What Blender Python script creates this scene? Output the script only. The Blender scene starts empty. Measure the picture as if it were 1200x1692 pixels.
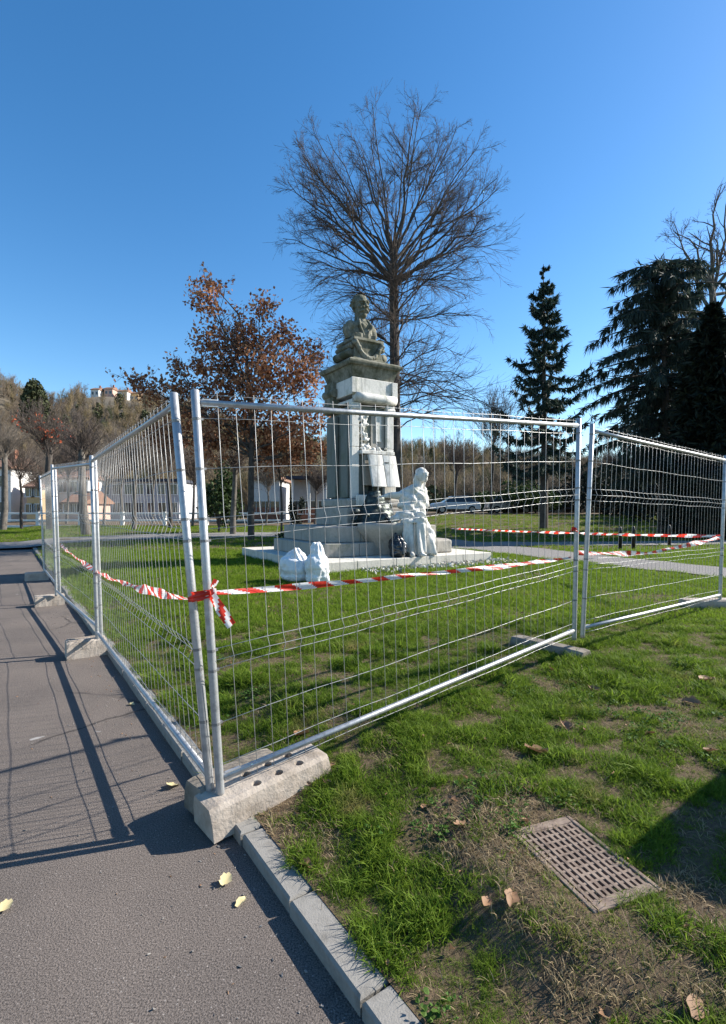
import bpy, math, random, time
_T0 = time.time()
import numpy as np
from math import radians as R, sin, cos, pi, sqrt
from mathutils import Vector, Matrix, noise
random.seed(7)
RNG = np.random.default_rng(11)
S = bpy.context.scene
COL = S.collection

# ------------------------------------------------------------------ camera, sky, sun, exposure
CAM_H = 1.6
cd = bpy.data.cameras.new('camera')
cam = bpy.data.objects.new('camera', cd)
COL.objects.link(cam)
cam.location = (0, 0, CAM_H)
cam.rotation_euler = (R(90), 0, 0)
cd.sensor_fit = 'HORIZONTAL'
cd.sensor_width = 36
cd.lens = 36 * 850 / 1200
cd.shift_y = -6 / 1200
cd.clip_start = 0.05
cd.clip_end = 3000
S.camera = cam

SUN_EL = R(32)
SUN_AZ = math.atan2(.955, .297)          # clockwise from +Y
w = bpy.data.worlds.new('World')
S.world = w
w.use_nodes = True
nt = w.node_tree
nt.nodes.clear()
sky = nt.nodes.new('ShaderNodeTexSky')
sky.sky_type = 'NISHITA'
sky.sun_disc = False
sky.sun_elevation = SUN_EL
sky.sun_rotation = SUN_AZ
sky.altitude = 250
sky.air_density = 1.0
sky.dust_density = 0.35
sky.ozone_density = 1.5
hs = nt.nodes.new('ShaderNodeHueSaturation')
hs.inputs['Saturation'].default_value = 1.34
bg = nt.nodes.new('ShaderNodeBackground')
bg.inputs['Strength'].default_value = 0.102
wo = nt.nodes.new('ShaderNodeOutputWorld')
nt.links.new(sky.outputs[0], hs.inputs['Color'])
nt.links.new(hs.outputs[0], bg.inputs['Color'])
nt.links.new(bg.outputs[0], wo.inputs['Surface'])

sd = bpy.data.lights.new('sun', 'SUN')
sd.energy = 5.0
sd.angle = R(0.5)
sd.color = (1.0, .94, .85)
so = bpy.data.objects.new('sun', sd)
COL.objects.link(so)
sun_dir = Vector((.955 * cos(SUN_EL), .297 * cos(SUN_EL), sin(SUN_EL)))
so.rotation_euler = sun_dir.to_track_quat('Z', 'Y').to_euler()
so.location = (20, 6, 30)

S.view_settings.view_transform = 'Standard'
S.view_settings.look = 'None'
S.view_settings.exposure = 1.12
S.view_settings.gamma = 1
S.view_settings.use_curve_mapping = False

# ------------------------------------------------------------------ measuring helpers
def px(x, y, Y):
    return Vector(((x - 600) / 850 * Y, Y, CAM_H - (y - 840) / 850 * Y))
def gp(x, y, z=0.0):
    Y = 850 * (CAM_H - z) / (y - 840)
    return Vector(((x - 600) / 850 * Y, Y, z))
def ss(a, b, x):
    t = np.clip((x - a) / (b - a), 0, 1)
    return t * t * (3 - 2 * t)
K0 = np.array((-.605, 2.474)); KA = np.array((-.572, .820)); KN = np.array((.820, .572))
def kd(x, y):
    return (x - K0[0]) * KN[0] + (y - K0[1]) * KN[1]
GC = np.array((.868, 2.075, .185))
def lawn_z(x, y):
    x = np.asarray(x, float); y = np.asarray(y, float)
    d = kd(x, y)
    z = .062 + .14 * ss(.12, 1.25, d) + .03 * ss(2, 5, d)
    z = z + .95 * ss(22, 44, y) * ss(-3, 7, x)
    b = np.sin(x * 2.3 + y * 1.1) * np.sin(y * 2.9 - x * .7) * .012 + np.sin(x * 6.1 - y * 3.3) * np.sin(y * 7.3 + x * 2.0) * .007
    z = z + b * ss(.1, .5, d)
    k = 1 - ss(.30, .62, np.hypot(x - GC[0], y - GC[1]))
    return z * (1 - k) + GC[2] * k
def hz(x, y):
    return float(lawn_z(x, y))

# ------------------------------------------------------------------ materials
def newmat(name):
    m = bpy.data.materials.new(name); m.use_nodes = True
    n = m.node_tree
    return m, n, n.nodes['Principled BSDF']
def noise_mat(name, cols, scale=5, rough=.85, metal=0.0, bump=0.0, bscale=None, detail=6, obj=True, spec=.3, pos=None, bdist=.02):
    m, n, b = newmat(name)
    tc = n.nodes.new('ShaderNodeNewGeometry') if not obj else n.nodes.new('ShaderNodeTexCoord')
    out = tc.outputs['Position'] if not obj else tc.outputs['Object']
    nz = n.nodes.new('ShaderNodeTexNoise')
    nz.inputs['Scale'].default_value = scale; nz.inputs['Detail'].default_value = detail; nz.inputs['Roughness'].default_value = .65
    n.links.new(out, nz.inputs['Vector'])
    cr = n.nodes.new('ShaderNodeValToRGB')
    el = cr.color_ramp.elements
    k = len(cols)
    ps = pos or [.3 + .4 * i / max(1, k - 1) for i in range(k)]
    el[0].position = ps[0]; el[0].color = (*cols[0], 1)
    el[1].position = ps[-1]; el[1].color = (*cols[-1], 1)
    for i in range(1, k - 1):
        e = el.new(ps[i]); e.color = (*cols[i], 1)
    n.links.new(nz.outputs['Fac'], cr.inputs[0])
    n.links.new(cr.outputs[0], b.inputs['Base Color'])
    b.inputs['Roughness'].default_value = rough
    b.inputs['Metallic'].default_value = metal
    b.inputs['Specular IOR Level'].default_value = spec
    if bump:
        n2 = n.nodes.new('ShaderNodeTexNoise'); n2.inputs['Scale'].default_value = bscale or scale * 6
        n2.inputs['Detail'].default_value = 5
        n.links.new(out, n2.inputs['Vector'])
        bp = n.nodes.new('ShaderNodeBump'); bp.inputs['Strength'].default_value = bump; bp.inputs['Distance'].default_value = bdist
        n.links.new(n2.outputs['Fac'], bp.inputs['Height']); n.links.new(bp.outputs[0], b.inputs['Normal'])
    return m
def mixrgb(n, fac, a, b, mode='MIX'):
    x = n.nodes.new('ShaderNodeMix'); x.data_type = 'RGBA'; x.blend_type = mode
    for sock, val in ((x.inputs[0], fac), (x.inputs[6], a), (x.inputs[7], b)):
        if hasattr(val, 'is_output'): n.links.new(val, sock)
        elif isinstance(val, tuple): sock.default_value = (*val, 1)
        else: sock.default_value = val
    return x.outputs[2]
def ramp(n, src, p0, p1, c0=(0, 0, 0), c1=(1, 1, 1)):
    cr = n.nodes.new('ShaderNodeValToRGB'); e = cr.color_ramp.elements
    e[0].position = p0; e[1].position = p1; e[0].color = (*c0, 1); e[1].color = (*c1, 1)
    n.links.new(src, cr.inputs[0]); return cr.outputs[0]
def nz(n, vec, scale, detail=4, rough=.6):
    t = n.nodes.new('ShaderNodeTexNoise'); t.inputs['Scale'].default_value = scale; t.inputs['Detail'].default_value = detail
    t.inputs['Roughness'].default_value = rough
    n.links.new(vec, t.inputs['Vector']); return t.outputs['Fac']

def asphalt_mat():
    m, n, b = newmat('asphalt')
    g = n.nodes.new('ShaderNodeNewGeometry').outputs['Position']
    fine = nz(n, g, 160, 3, .7)
    mid = nz(n, g, 1.3, 5, .6)
    c = ramp(n, fine, .36, .66, (.048, .041, .037), (.225, .193, .172))
    c = mixrgb(n, .8, c, ramp(n, mid, .3, .72, (.70, .69, .68), (1.14, 1.10, 1.05)), 'MULTIPLY')
    v = n.nodes.new('ShaderNodeTexVoronoi'); v.inputs['Scale'].default_value = 70; n.links.new(g, v.inputs['Vector'])
    chip = ramp(n, v.outputs['Distance'], .16, .24, (1, 1, 1), (0, 0, 0))
    sel = n.nodes.new('ShaderNodeSeparateColor'); n.links.new(v.outputs['Color'], sel.inputs[0])
    pick = ramp(n, sel.outputs[0], .84, .9)
    mm = n.nodes.new('ShaderNodeMath'); mm.operation = 'MULTIPLY'; n.links.new(chip, mm.inputs[0]); n.links.new(pick, mm.inputs[1])
    c = mixrgb(n, mm.outputs[0], c, (.27, .24, .215))
    # long faint cracks and an old patch edge
    wv = n.nodes.new('ShaderNodeMix'); wv.data_type = 'VECTOR'; wv.inputs[0].default_value = .16
    n3 = n.nodes.new('ShaderNodeTexNoise'); n3.inputs['Scale'].default_value = 2.2; n3.inputs['Detail'].default_value = 6; n.links.new(g, n3.inputs['Vector'])
    n.links.new(g, wv.inputs[4]); n.links.new(n3.outputs['Color'], wv.inputs[5])
    ve = n.nodes.new('ShaderNodeTexVoronoi'); ve.feature = 'DISTANCE_TO_EDGE'; ve.inputs['Scale'].default_value = .42; n.links.new(wv.outputs[1], ve.inputs['Vector'])
    ck = ramp(n, ve.outputs['Distance'], .0015, .006, (1, 1, 1), (0, 0, 0))
    mk = n.nodes.new('ShaderNodeMath'); mk.operation = 'MULTIPLY'; n.links.new(ck, mk.inputs[0]); n.links.new(ramp(n, nz(n, g, .9, 3, .6), .46, .58), mk.inputs[1])
    c = mixrgb(n, mk.outputs[0], c, (.035, .03, .027))
    # pale bird-lime blotches
    bl = ramp(n, nz(n, g, 5.5, 2, .5), .735, .765)
    c = mixrgb(n, bl, c, (.30, .285, .265))
    n.links.new(c, b.inputs['Base Color']); b.inputs['Roughness'].default_value = .93; b.inputs['Specular IOR Level'].default_value = .25
    bp = n.nodes.new('ShaderNodeBump'); bp.inputs['Strength'].default_value = .8; bp.inputs['Distance'].default_value = .006
    n.links.new(fine, bp.inputs['Height']); n.links.new(bp.outputs[0], b.inputs['Normal'])
    return m
def soil_mat():
    m, n, b = newmat('turf_soil')
    g = n.nodes.new('ShaderNodeNewGeometry').outputs['Position']
    p = nz(n, g, 1.1, 4, .6)
    f = nz(n, g, 45, 5, .75)
    green = ramp(n, f, .3, .7, (.035, .040, .016), (.075, .085, .028))
    brown = ramp(n, f, .3, .7, (.060, .042, .026), (.185, .135, .085))
    c = mixrgb(n, ramp(n, p, .30, .44), green, brown)
    n.links.new(c, b.inputs['Base Color']); b.inputs['Roughness'].default_value = .95; b.inputs['Specular IOR Level'].default_value = .15
    bp = n.nodes.new('ShaderNodeBump'); bp.inputs['Strength'].default_value = 1; bp.inputs['Distance'].default_value = .02
    n.links.new(f, bp.inputs['Height']); n.links.new(bp.outputs[0], b.inputs['Normal'])
    return m
def blade_mat(name, lo, hi, dry, transl=.45, dryness=(.50, .62)):
    m, n, b = newmat(name)
    g = n.nodes.new('ShaderNodeNewGeometry').outputs['Position']
    oi = n.nodes.new('ShaderNodeObjectInfo')
    c = mixrgb(n, oi.outputs['Random'], lo, hi)
    c = mixrgb(n, ramp(n, nz(n, g, 1.9, 4, .65), dryness[0], dryness[1]), c, dry)
    n.links.new(c, b.inputs['Base Color']); b.inputs['Roughness'].default_value = .6; b.inputs['Specular IOR Level'].default_value = .12
    tr = n.nodes.new('ShaderNodeBsdfTranslucent'); n.links.new(c, tr.inputs['Color'])
    mx = n.nodes.new('ShaderNodeMixShader'); mx.inputs[0].default_value = transl
    o = n.nodes['Material Output']
    n.links.new(b.outputs[0], mx.inputs[1]); n.links.new(tr.outputs[0], mx.inputs[2]); n.links.new(mx.outputs[0], o.inputs['Surface'])
    return m
def leaf_mat(name, c0, c1, c2, transl=.3):
    m, n, b = newmat(name)
    g = n.nodes.new('ShaderNodeNewGeometry')
    cr = n.nodes.new('ShaderNodeValToRGB'); e = cr.color_ramp.elements
    e[0].color = (*c0, 1); e[1].color = (*c2, 1); k = e.new(.5); k.color = (*c1, 1)
    n.links.new(g.outputs['Random Per Island'], cr.inputs[0])
    n.links.new(cr.outputs[0], b.inputs['Base Color']); b.inputs['Roughness'].default_value = .65; b.inputs['Specular IOR Level'].default_value = .25
    tr = n.nodes.new('ShaderNodeBsdfTranslucent'); n.links.new(cr.outputs[0], tr.inputs['Color'])
    mx = n.nodes.new('ShaderNodeMixShader'); mx.inputs[0].default_value = transl
    o = n.nodes['Material Output']
    n.links.new(b.outputs[0], mx.inputs[1]); n.links.new(tr.outputs[0], mx.inputs[2]); n.links.new(mx.outputs[0], o.inputs['Surface'])
    return m
def stone_mat(name, base, dark, green, streak=.5, g0=.50, g1=.70):
    m, n, b = newmat(name)
    tc = n.nodes.new('ShaderNodeTexCoord').outputs['Object']
    mp = n.nodes.new('ShaderNodeMapping'); mp.inputs['Scale'].default_value = (5, 5, .7); n.links.new(tc, mp.inputs['Vector'])
    st = nz(n, mp.outputs[0], 1.6, 5, .6)
    f = nz(n, tc, 22, 5, .7)
    c = mixrgb(n, ramp(n, f, .3, .7), tuple(x * .82 for x in base), base)
    c = mixrgb(n, ramp(n, st, .50, .72), c, mixrgb(n, streak, base, dark))
    c = mixrgb(n, ramp(n, nz(n, tc, 2.1, 6, .7), g0, g1), c, green)
    n.links.new(c, b.inputs['Base Color']); b.inputs['Roughness'].default_value = .85; b.inputs['Specular IOR Level'].default_value = .25
    bp = n.nodes.new('ShaderNodeBump'); bp.inputs['Strength'].default_value = .5; bp.inputs['Distance'].default_value = .015
    n.links.new(f, bp.inputs['Height']); n.links.new(bp.outputs[0], b.inputs['Normal'])
    return m
M = {}
M['asphalt'] = asphalt_mat()
M['soil'] = soil_mat()
M['path'] = noise_mat('path_gravel', [(.15, .14, .13), (.24, .225, .21)], 30, .95, bump=.5, obj=False)
M['ground'] = noise_mat('meadow', [(.035, .055, .015), (.06, .075, .025), (.09, .08, .04)], .3, .95, obj=False)
M['kerb'] = noise_mat('kerb_stone', [(.155, .145, .128), (.235, .222, .20), (.19, .18, .16)], 9, .9, bump=.5, bscale=150, obj=False, bdist=.004)
M['steel'] = noise_mat('galvanised_steel', [(.26, .27, .275), (.42, .425, .43), (.33, .34, .345)], 14, .42, metal=.55, bump=.08, bscale=40, obj=False, spec=.5)
M['wire'] = noise_mat('galvanised_wire', [(.25, .255, .255), (.39, .39, .38)], 20, .42, metal=.45, obj=False, spec=.5)
M['clamp'] = noise_mat('dull_steel', [(.16, .16, .16), (.28, .28, .28)], 20, .5, metal=.5)
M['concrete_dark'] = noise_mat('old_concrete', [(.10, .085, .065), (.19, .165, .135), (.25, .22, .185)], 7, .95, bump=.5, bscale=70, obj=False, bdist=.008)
M['concrete'] = noise_mat('concrete', [(.23, .19, .15), (.34, .29, .24), (.43, .375, .315)], 7, .95, bump=.5, bscale=70, obj=False, bdist=.008)
M['hole'] = noise_mat('dark_hollow', [(.012, .011, .010), (.03, .027, .024)], 9, 1)
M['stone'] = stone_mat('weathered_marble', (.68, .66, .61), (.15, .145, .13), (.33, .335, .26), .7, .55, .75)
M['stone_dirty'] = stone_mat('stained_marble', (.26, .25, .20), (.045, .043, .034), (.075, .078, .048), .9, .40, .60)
M['stone_side_shade'] = stone_mat('shaded_side_stone', (.185, .195, .175), (.09, .09, .08), (.12, .135, .095), .6, .50, .72)  # shaft and side stone: the shade of the side faces put into a darker grey-green
M['stone_grey'] = stone_mat('grey_stone', (.36, .335, .295), (.14, .13, .115), (.17, .175, .125), .6, .55, .75)
M['slab'] = stone_mat('slab_stone', (.60, .57, .50), (.27, .24, .20), (.32, .31, .24), .5, .55, .78)
M['bronze'] = noise_mat('dark_bronze', [(.018, .02, .022), (.05, .06, .055), (.09, .11, .095)], 9, .4, metal=.5, bump=.3)
M['bag_white'] = noise_mat('white_woven_plastic', [(.60, .61, .62), (.76, .77, .78)], 8, .55, bump=.3, bscale=30)
M['bag_dark'] = noise_mat('black_plastic', [(.010, .010, .011), (.03, .03, .032)], 8, .25, bump=.3, spec=.6)
M['tape_red'] = noise_mat('red_film', [(.55, .030, .015), (.72, .055, .03)], 30, .4, spec=.4)
M['tape_white'] = noise_mat('white_film', [(.72, .70, .68), (.84, .82, .80)], 30, .4, spec=.4)
for k_ in ('tape_red', 'tape_white'):
    n_ = M[k_].node_tree; b_ = n_.nodes['Principled BSDF']; tr_ = n_.nodes.new('ShaderNodeBsdfTranslucent')
    src_ = b_.inputs['Base Color'].links[0].from_socket; n_.links.new(src_, tr_.inputs['Color'])
    mx_ = n_.nodes.new('ShaderNodeMixShader'); mx_.inputs[0].default_value = .45
    n_.links.new(b_.outputs[0], mx_.inputs[1]); n_.links.new(tr_.outputs[0], mx_.inputs[2]); n_.links.new(mx_.outputs[0], n_.nodes['Material Output'].inputs['Surface'])
M['bark'] = noise_mat('dark_bark', [(.038, .033, .029), (.105, .090, .077)], 6, .95, bump=.8, bscale=22, obj=False)
M['bark_grey'] = noise_mat('grey_bark', [(.07, .062, .055), (.16, .145, .125)], 5, .95, bump=.8, bscale=18, obj=False)
M['twig'] = noise_mat('twig_bark', [(.075, .061, .055), (.14, .118, .105)], 3, .95, obj=False, spec=0)
M['twig_light'] = noise_mat('pale_twig', [(.10, .085, .07), (.19, .165, .14)], 3, .9, obj=False)
M['oak_leaf'] = leaf_mat('brown_leaf', (.16, .065, .034), (.37, .165, .082), (.52, .30, .17), .38)
M['spruce'] = leaf_mat('spruce_needle', (.018, .032, .025), (.040, .066, .050), (.080, .115, .082), .15)
M['cedar'] = leaf_mat('cedar_needle', (.020, .032, .026), (.040, .060, .046), (.078, .10, .072), .2)
M['yew'] = leaf_mat('dark_needle', (.006, .010, .007), (.012, .019, .012), (.022, .032, .019), .1)
M['shrub'] = leaf_mat('evergreen_leaf', (.015, .030, .010), (.030, .055, .016), (.055, .085, .022), .2)
M['red_leaf'] = leaf_mat('red_leaf', (.40, .07, .03), (.50, .11, .05), (.60, .18, .08), .3)
M['fallen'] = leaf_mat('fallen_leaf', (.11, .050, .028), (.23, .125, .065), (.38, .255, .155), .15)
M['fallen_pale'] = leaf_mat('pale_fallen_leaf', (.50, .46, .17), (.55, .46, .24), (.60, .52, .32), .15)
M['rail'] = noise_mat('cream_paint', [(.72, .70, .65), (.82, .80, .76)], 5, .7, obj=False)
M['grass'] = blade_mat('grass_blade', (.068, .128, .011), (.185, .265, .030), (.28, .23, .09), .45, (.60, .76))
M['grass_far'] = blade_mat('grass_far_blade', (.095, .165, .011), (.185, .268, .028), (.24, .24, .06), .5, (.60, .8))
M['straw'] = blade_mat('dry_straw', (.24, .18, .10), (.36, .28, .17), (.30, .23, .13), .25)
M['clover'] = blade_mat('clover_leaf', (.045, .10, .016), (.075, .15, .025), (.10, .15, .03), .3)
M['hill'] = noise_mat('hill_earth', [(.095, .078, .055), (.135, .11, .078), (.10, .098, .06)], .04, 1, obj=False)
M['wood_a'] = noise_mat('bare_wood', [(.13, .10, .072), (.22, .175, .125)], .12, 1, obj=False)
M['wood_b'] = noise_mat('ochre_wood', [(.17, .125, .065), (.25, .20, .11)], .12, 1, obj=False)
M['wood_c'] = noise_mat('olive_wood', [(.045, .055, .025), (.08, .085, .04)], .12, 1, obj=False)
M['wall_white'] = noise_mat('white_render', [(.58, .56, .53), (.72, .70, .66)], .8, .9, obj=False)
M['wall_pink'] = noise_mat('pink_render', [(.46, .30, .24), (.55, .37, .30)], .8, .9, obj=False)
M['wall_ochre'] = noise_mat('ochre_render', [(.52, .34, .16), (.62, .42, .22)], .8, .9, obj=False)
M['wall_grey'] = noise_mat('grey_render', [(.34, .33, .34), (.45, .44, .45)], .8, .9, obj=False)
M['brick'] = noise_mat('brick_red', [(.20, .085, .055), (.30, .14, .09)], 3, .9, obj=False)
M['roof_tile'] = noise_mat('orange_tile', [(.19, .105, .072), (.27, .16, .11)], 1.5, .9, obj=False)
M['roof_dark'] = noise_mat('slate_roof', [(.03, .035, .05), (.06, .065, .085)], 1.5, .8, obj=False)
M['glass'] = noise_mat('window_glass', [(.02, .025, .03), (.05, .06, .07)], 1, .12, obj=False, spec=.6)
M['frame'] = noise_mat('window_frame', [(.55, .55, .53), (.66, .66, .64)], 2, .7, obj=False)
M['car_white'] = noise_mat('white_car_paint', [(.62, .62, .62), (.70, .70, .70)], 2, .3, spec=.5)
M['car_grey'] = noise_mat('silver_car_paint', [(.36, .37, .38), (.44, .45, .46)], 2, .3, metal=.4, spec=.5)
M['car_dark'] = noise_mat('blue_car_paint', [(.04, .05, .09), (.06, .07, .12)], 2, .3, spec=.5)
M['tyre'] = noise_mat('tyre', [(.012, .012, .012), (.03, .03, .03)], 9, .9)
M['lamp'] = noise_mat('lamp_glass', [(.6, .6, .58), (.75, .75, .72)], 9, .2)
M['iron'] = noise_mat('rusty_iron', [(.11, .078, .060), (.20, .150, .118), (.27, .21, .165)], 20, .85, metal=.15, bump=.25, bscale=160, obj=False, bdist=.002)
M['bollard'] = noise_mat('dark_metal', [(.02, .02, .02), (.05, .05, .05)], 9, .5, metal=.4)
M['cabinet'] = noise_mat('cabinet_paint', [(.30, .31, .28), (.38, .39, .36)], 3, .6)

# ------------------------------------------------------------------ object helpers
def thing(name, label, cat, loc=(0, 0, 0), rz=0, group=None):
    o = bpy.data.objects.new(name, None); COL.objects.link(o)
    o.empty_display_size = .2
    o.location = loc; o.rotation_euler = (0, 0, rz)
    o['label'] = label; o['category'] = cat
    if group: o['group'] = group
    return o
def tag(o, label, cat, group=None):
    o['label'] = label; o['category'] = cat
    if group: o['group'] = group
    return o
def link(name, me, parent=None, kind=None, loc=None):
    o = bpy.data.objects.new(name, me); COL.objects.link(o)
    if parent is not None: o.parent = parent
    if kind: o['kind'] = kind
    if loc is not None: o.location = loc
    return o
def copy_tree(o, parent=None):
    c = o.copy(); COL.objects.link(c)
    if parent is not None: c.parent = parent
    for ch in list(o.children): copy_tree(ch, c)
    return c
def mesh_np(name, V, F, mat, parent=None, kind=None, smooth=False, off=None):
    """V (n,3), F (m,k) arrays; off: world position of the root to subtract."""
    V = np.asarray(V, np.float32)
    if off is not None: V = V - np.asarray(off, np.float32)
    F = np.asarray(F, np.int32)
    me = bpy.data.meshes.new(name)
    k = F.shape[1]
    me.vertices.add(len(V)); me.vertices.foreach_set('co', V.ravel())
    me.loops.add(F.size); me.loops.foreach_set('vertex_index', F.ravel())
    me.polygons.add(len(F)); me.polygons.foreach_set('loop_start', np.arange(0, F.size, k, dtype=np.int32))
    if smooth: me.polygons.foreach_set('use_smooth', np.ones(len(F), bool))
    me.update(calc_edges=True); me.validate()
    me.materials.append(mat)
    return link(name, me, parent, kind)
def basis(t):
    t = Vector(t).normalized()
    a = Vector((0, 0, 1)) if abs(t.z) < .9 else Vector((1, 0, 0))
    u = a.cross(t).normalized()
    return u, t.cross(u)
class MB:
    def __init__(s): s.v = []; s.f = []; s.mi = []; s.cur = 0
    def add(s, vs, fs):
        b = len(s.v); s.v += [tuple(p) for p in vs]
        for f in fs: s.f.append([i + b for i in f]); s.mi.append(s.cur)
        return s
    def box(s, x0, x1, y0, y1, z0, z1):
        return s.add([(x0,y0,z0),(x1,y0,z0),(x1,y1,z0),(x0,y1,z0),(x0,y0,z1),(x1,y0,z1),(x1,y1,z1),(x0,y1,z1)],
                     [(0,3,2,1),(4,5,6,7),(0,1,5,4),(1,2,6,5),(2,3,7,6),(3,0,4,7)])
    def hexa(s, p8):
        return s.add(p8, [(0,3,2,1),(4,5,6,7),(0,1,5,4),(1,2,6,5),(2,3,7,6),(3,0,4,7)])
    def obox(s, c, ax, ay, az):
        c, ax, ay, az = map(Vector, (c, ax, ay, az))
        P = [c + ax*i + ay*j + az*k for k in (-1, 1) for (i, j) in ((-1,-1),(1,-1),(1,1),(-1,1))]
        return s.hexa(P)
    def loft(s, rings, cap=True):
        n = len(rings[0]); b = []
        vs = [p for r in rings for p in r]; fs = []
        for k in range(len(rings) - 1):
            for i in range(n):
                j = (i + 1) % n
                fs.append((k*n+i, k*n+j, (k+1)*n+j, (k+1)*n+i))
        if cap:
            fs.append(tuple(range(n))[::-1]); fs.append(tuple((len(rings)-1)*n + i for i in range(n)))
        return s.add(vs, fs)
    def tube(s, pts, r, n=8, cap=True):
        pts = [Vector(p) for p in pts]
        rr = r if hasattr(r, '__len__') else [r] * len(pts)
        rings = []; u = None
        for i, p in enumerate(pts):
            t = (pts[min(i+1, len(pts)-1)] - pts[max(i-1, 0)]).normalized()
            if u is None: u, v = basis(t)
            else:
                u = (u - t * u.dot(t)).normalized(); v = t.cross(u)
            rings.append([p + (u * cos(2*pi*k/n) + v * sin(2*pi*k/n)) * rr[i] for k in range(n)])
        return s.loft(rings, cap)
    def lathe(s, c, prof, n=24):
        c = Vector(c)
        return s.loft([[c + Vector((r*cos(2*pi*k/n), r*sin(2*pi*k/n), z)) for k in range(n)] for r, z in prof])
    def prism(s, poly, z0, z1):
        return s.loft([[Vector((x, y, z)) for x, y in poly] for z in (z0, z1)])
    def ball(s, c, rx, ry=None, rz=None, nu=14, nv=9, rot=None):
        ry = ry or rx; rz = rz or rx; c = Vector(c)
        rings = []
        for j in range(nv):
            th = pi * (j + .02 + (.96/(nv-1)) * 0) / (nv - 1) if 0 < j < nv - 1 else (.05 if j == 0 else pi - .05)
            ring = []
            for k in range(nu):
                p = Vector((rx*sin(th)*cos(-2*pi*k/nu), ry*sin(th)*sin(-2*pi*k/nu), rz*cos(th)))
                if rot is not None: p = rot @ p
                ring.append(c + p)
            rings.append(ring)
        return s.loft(rings)
    def mesh(s, name, mats, off=None, smooth=False):
        me = bpy.data.meshes.new(name)
        V = s.v if off is None else [(x-off[0], y-off[1], z-off[2]) for x, y, z in s.v]
        me.from_pydata(V, [], s.f)
        for m in (mats if isinstance(mats, (list, tuple)) else [mats]): me.materials.append(m)
        me.polygons.foreach_set('material_index', s.mi)
        if smooth: me.polygons.foreach_set('use_smooth', [True]*len(s.f))
        me.update(); return me
    def build(s, name, mats, parent=None, off=None, smooth=False, bevel=0, seg=2, kind=None):
        o = link(name, s.mesh(name, mats, off, smooth), parent, kind)
        if bevel:
            b = o.modifiers.new('bevel', 'BEVEL'); b.width = bevel; b.segments = seg; b.limit_method = 'ANGLE'; b.angle_limit = R(35)
            o.data.polygons.foreach_set('use_smooth', [True]*len(o.data.polygons))
            try: b.harden_normals = True
            except Exception: pass
        return o
def vnoise3(p, octv=3, seed=1):
    out = 0; amp = 1.0
    for o in range(octv):
        g_ = np.random.default_rng(seed*31+o).uniform(-1, 1, (32, 32, 32))
        q = p*2**o+13.37; i0 = np.floor(q).astype(int); f = q-i0; f = f*f*(3-2*f); r = 0
        for a in (0, 1):
            for b in (0, 1):
                for c_ in (0, 1):
                    wt = (f[:, 0] if a else 1-f[:, 0])*(f[:, 1] if b else 1-f[:, 1])*(f[:, 2] if c_ else 1-f[:, 2])
                    r = r+wt*g_[(i0[:, 0]+a) % 32, (i0[:, 1]+b) % 32, (i0[:, 2]+c_) % 32]
        out = out+amp*r; amp *= .5
    return out
def sculpt(name, mb, mat, parent, voxel=.02, smooth=4, disp=0.0, dscale=4.0, aniso=(1, 1, 1), off=None, extra=None):
    """fuse overlapping primitives into one continuous surface (voxel remesh), soften it, then roughen it"""
    me = mb.mesh(name + '_raw', mat, off)
    t = bpy.data.objects.new(name + '_raw', me); COL.objects.link(t)
    m = t.modifiers.new('r', 'REMESH'); m.mode = 'VOXEL'; m.voxel_size = voxel; m.use_smooth_shade = True
    if smooth:
        k = t.modifiers.new('s', 'SMOOTH'); k.factor = .5; k.iterations = smooth
    dg = bpy.context.evaluated_depsgraph_get(); dg.update()
    nm = bpy.data.meshes.new_from_object(t.evaluated_get(dg))
    nm.name = name
    bpy.data.objects.remove(t); bpy.data.meshes.remove(me)
    if disp or extra:
        nv = len(nm.vertices)
        co = np.empty(nv*3, np.float32); nm.vertices.foreach_get('co', co); co = co.reshape(-1, 3)
        no = np.empty(nv*3, np.float32); nm.vertex_normals.foreach_get('vector', no); no = no.reshape(-1, 3)
        d = np.zeros(nv)
        if disp:
            d += disp*vnoise3(co*np.array(aniso)*dscale)
        if extra: d += extra(co[:, 0], co[:, 1], co[:, 2])
        nm.vertices.foreach_set('co', (co+no*d[:, None].astype(np.float32)).ravel())
    nm.polygons.foreach_set('use_smooth', [True]*len(nm.polygons))
    if not nm.materials: nm.materials.append(mat)
    return link(name, nm, parent)

# ---- branching and leaves (numpy, whole levels at a time)
def nrm(a): return a / np.maximum(np.linalg.norm(a, axis=-1, keepdims=True), 1e-9)
def tubes(P, Rd, n=3):
    P = np.asarray(P, float); Rd = np.asarray(Rd, float)
    B, m, _ = P.shape
    T = np.empty_like(P); T[:, 1:-1] = P[:, 2:] - P[:, :-2]; T[:, 0] = P[:, 1] - P[:, 0]; T[:, -1] = P[:, -1] - P[:, -2]
    T = nrm(T)
    ref = np.where(np.abs(T[..., 2:3]) < .85, np.array([0, 0, 1.]), np.array([1., 0, 0]))
    ref = np.broadcast_to(ref[:, :1], T.shape)
    U = nrm(np.cross(ref, T)); Vv = np.cross(T, U)
    ang = 2*pi*np.arange(n)/n
    ring = P[:, :, None] + (U[:, :, None]*np.cos(ang)[None, None, :, None] + Vv[:, :, None]*np.sin(ang)[None, None, :, None])*Rd[:, :, None, None]
    V = ring.reshape(-1, 3)
    base = (np.arange(B)*m*n)[:, None, None] + (np.arange(m-1)*n)[None, :, None] + np.arange(n)[None, None, :]
    nxt = (np.arange(B)*m*n)[:, None, None] + (np.arange(m-1)*n)[None, :, None] + ((np.arange(n)+1) % n)[None, None, :]
    F = np.stack([base, nxt, nxt+n, base+n], -1).reshape(-1, 4)
    return V, F
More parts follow.
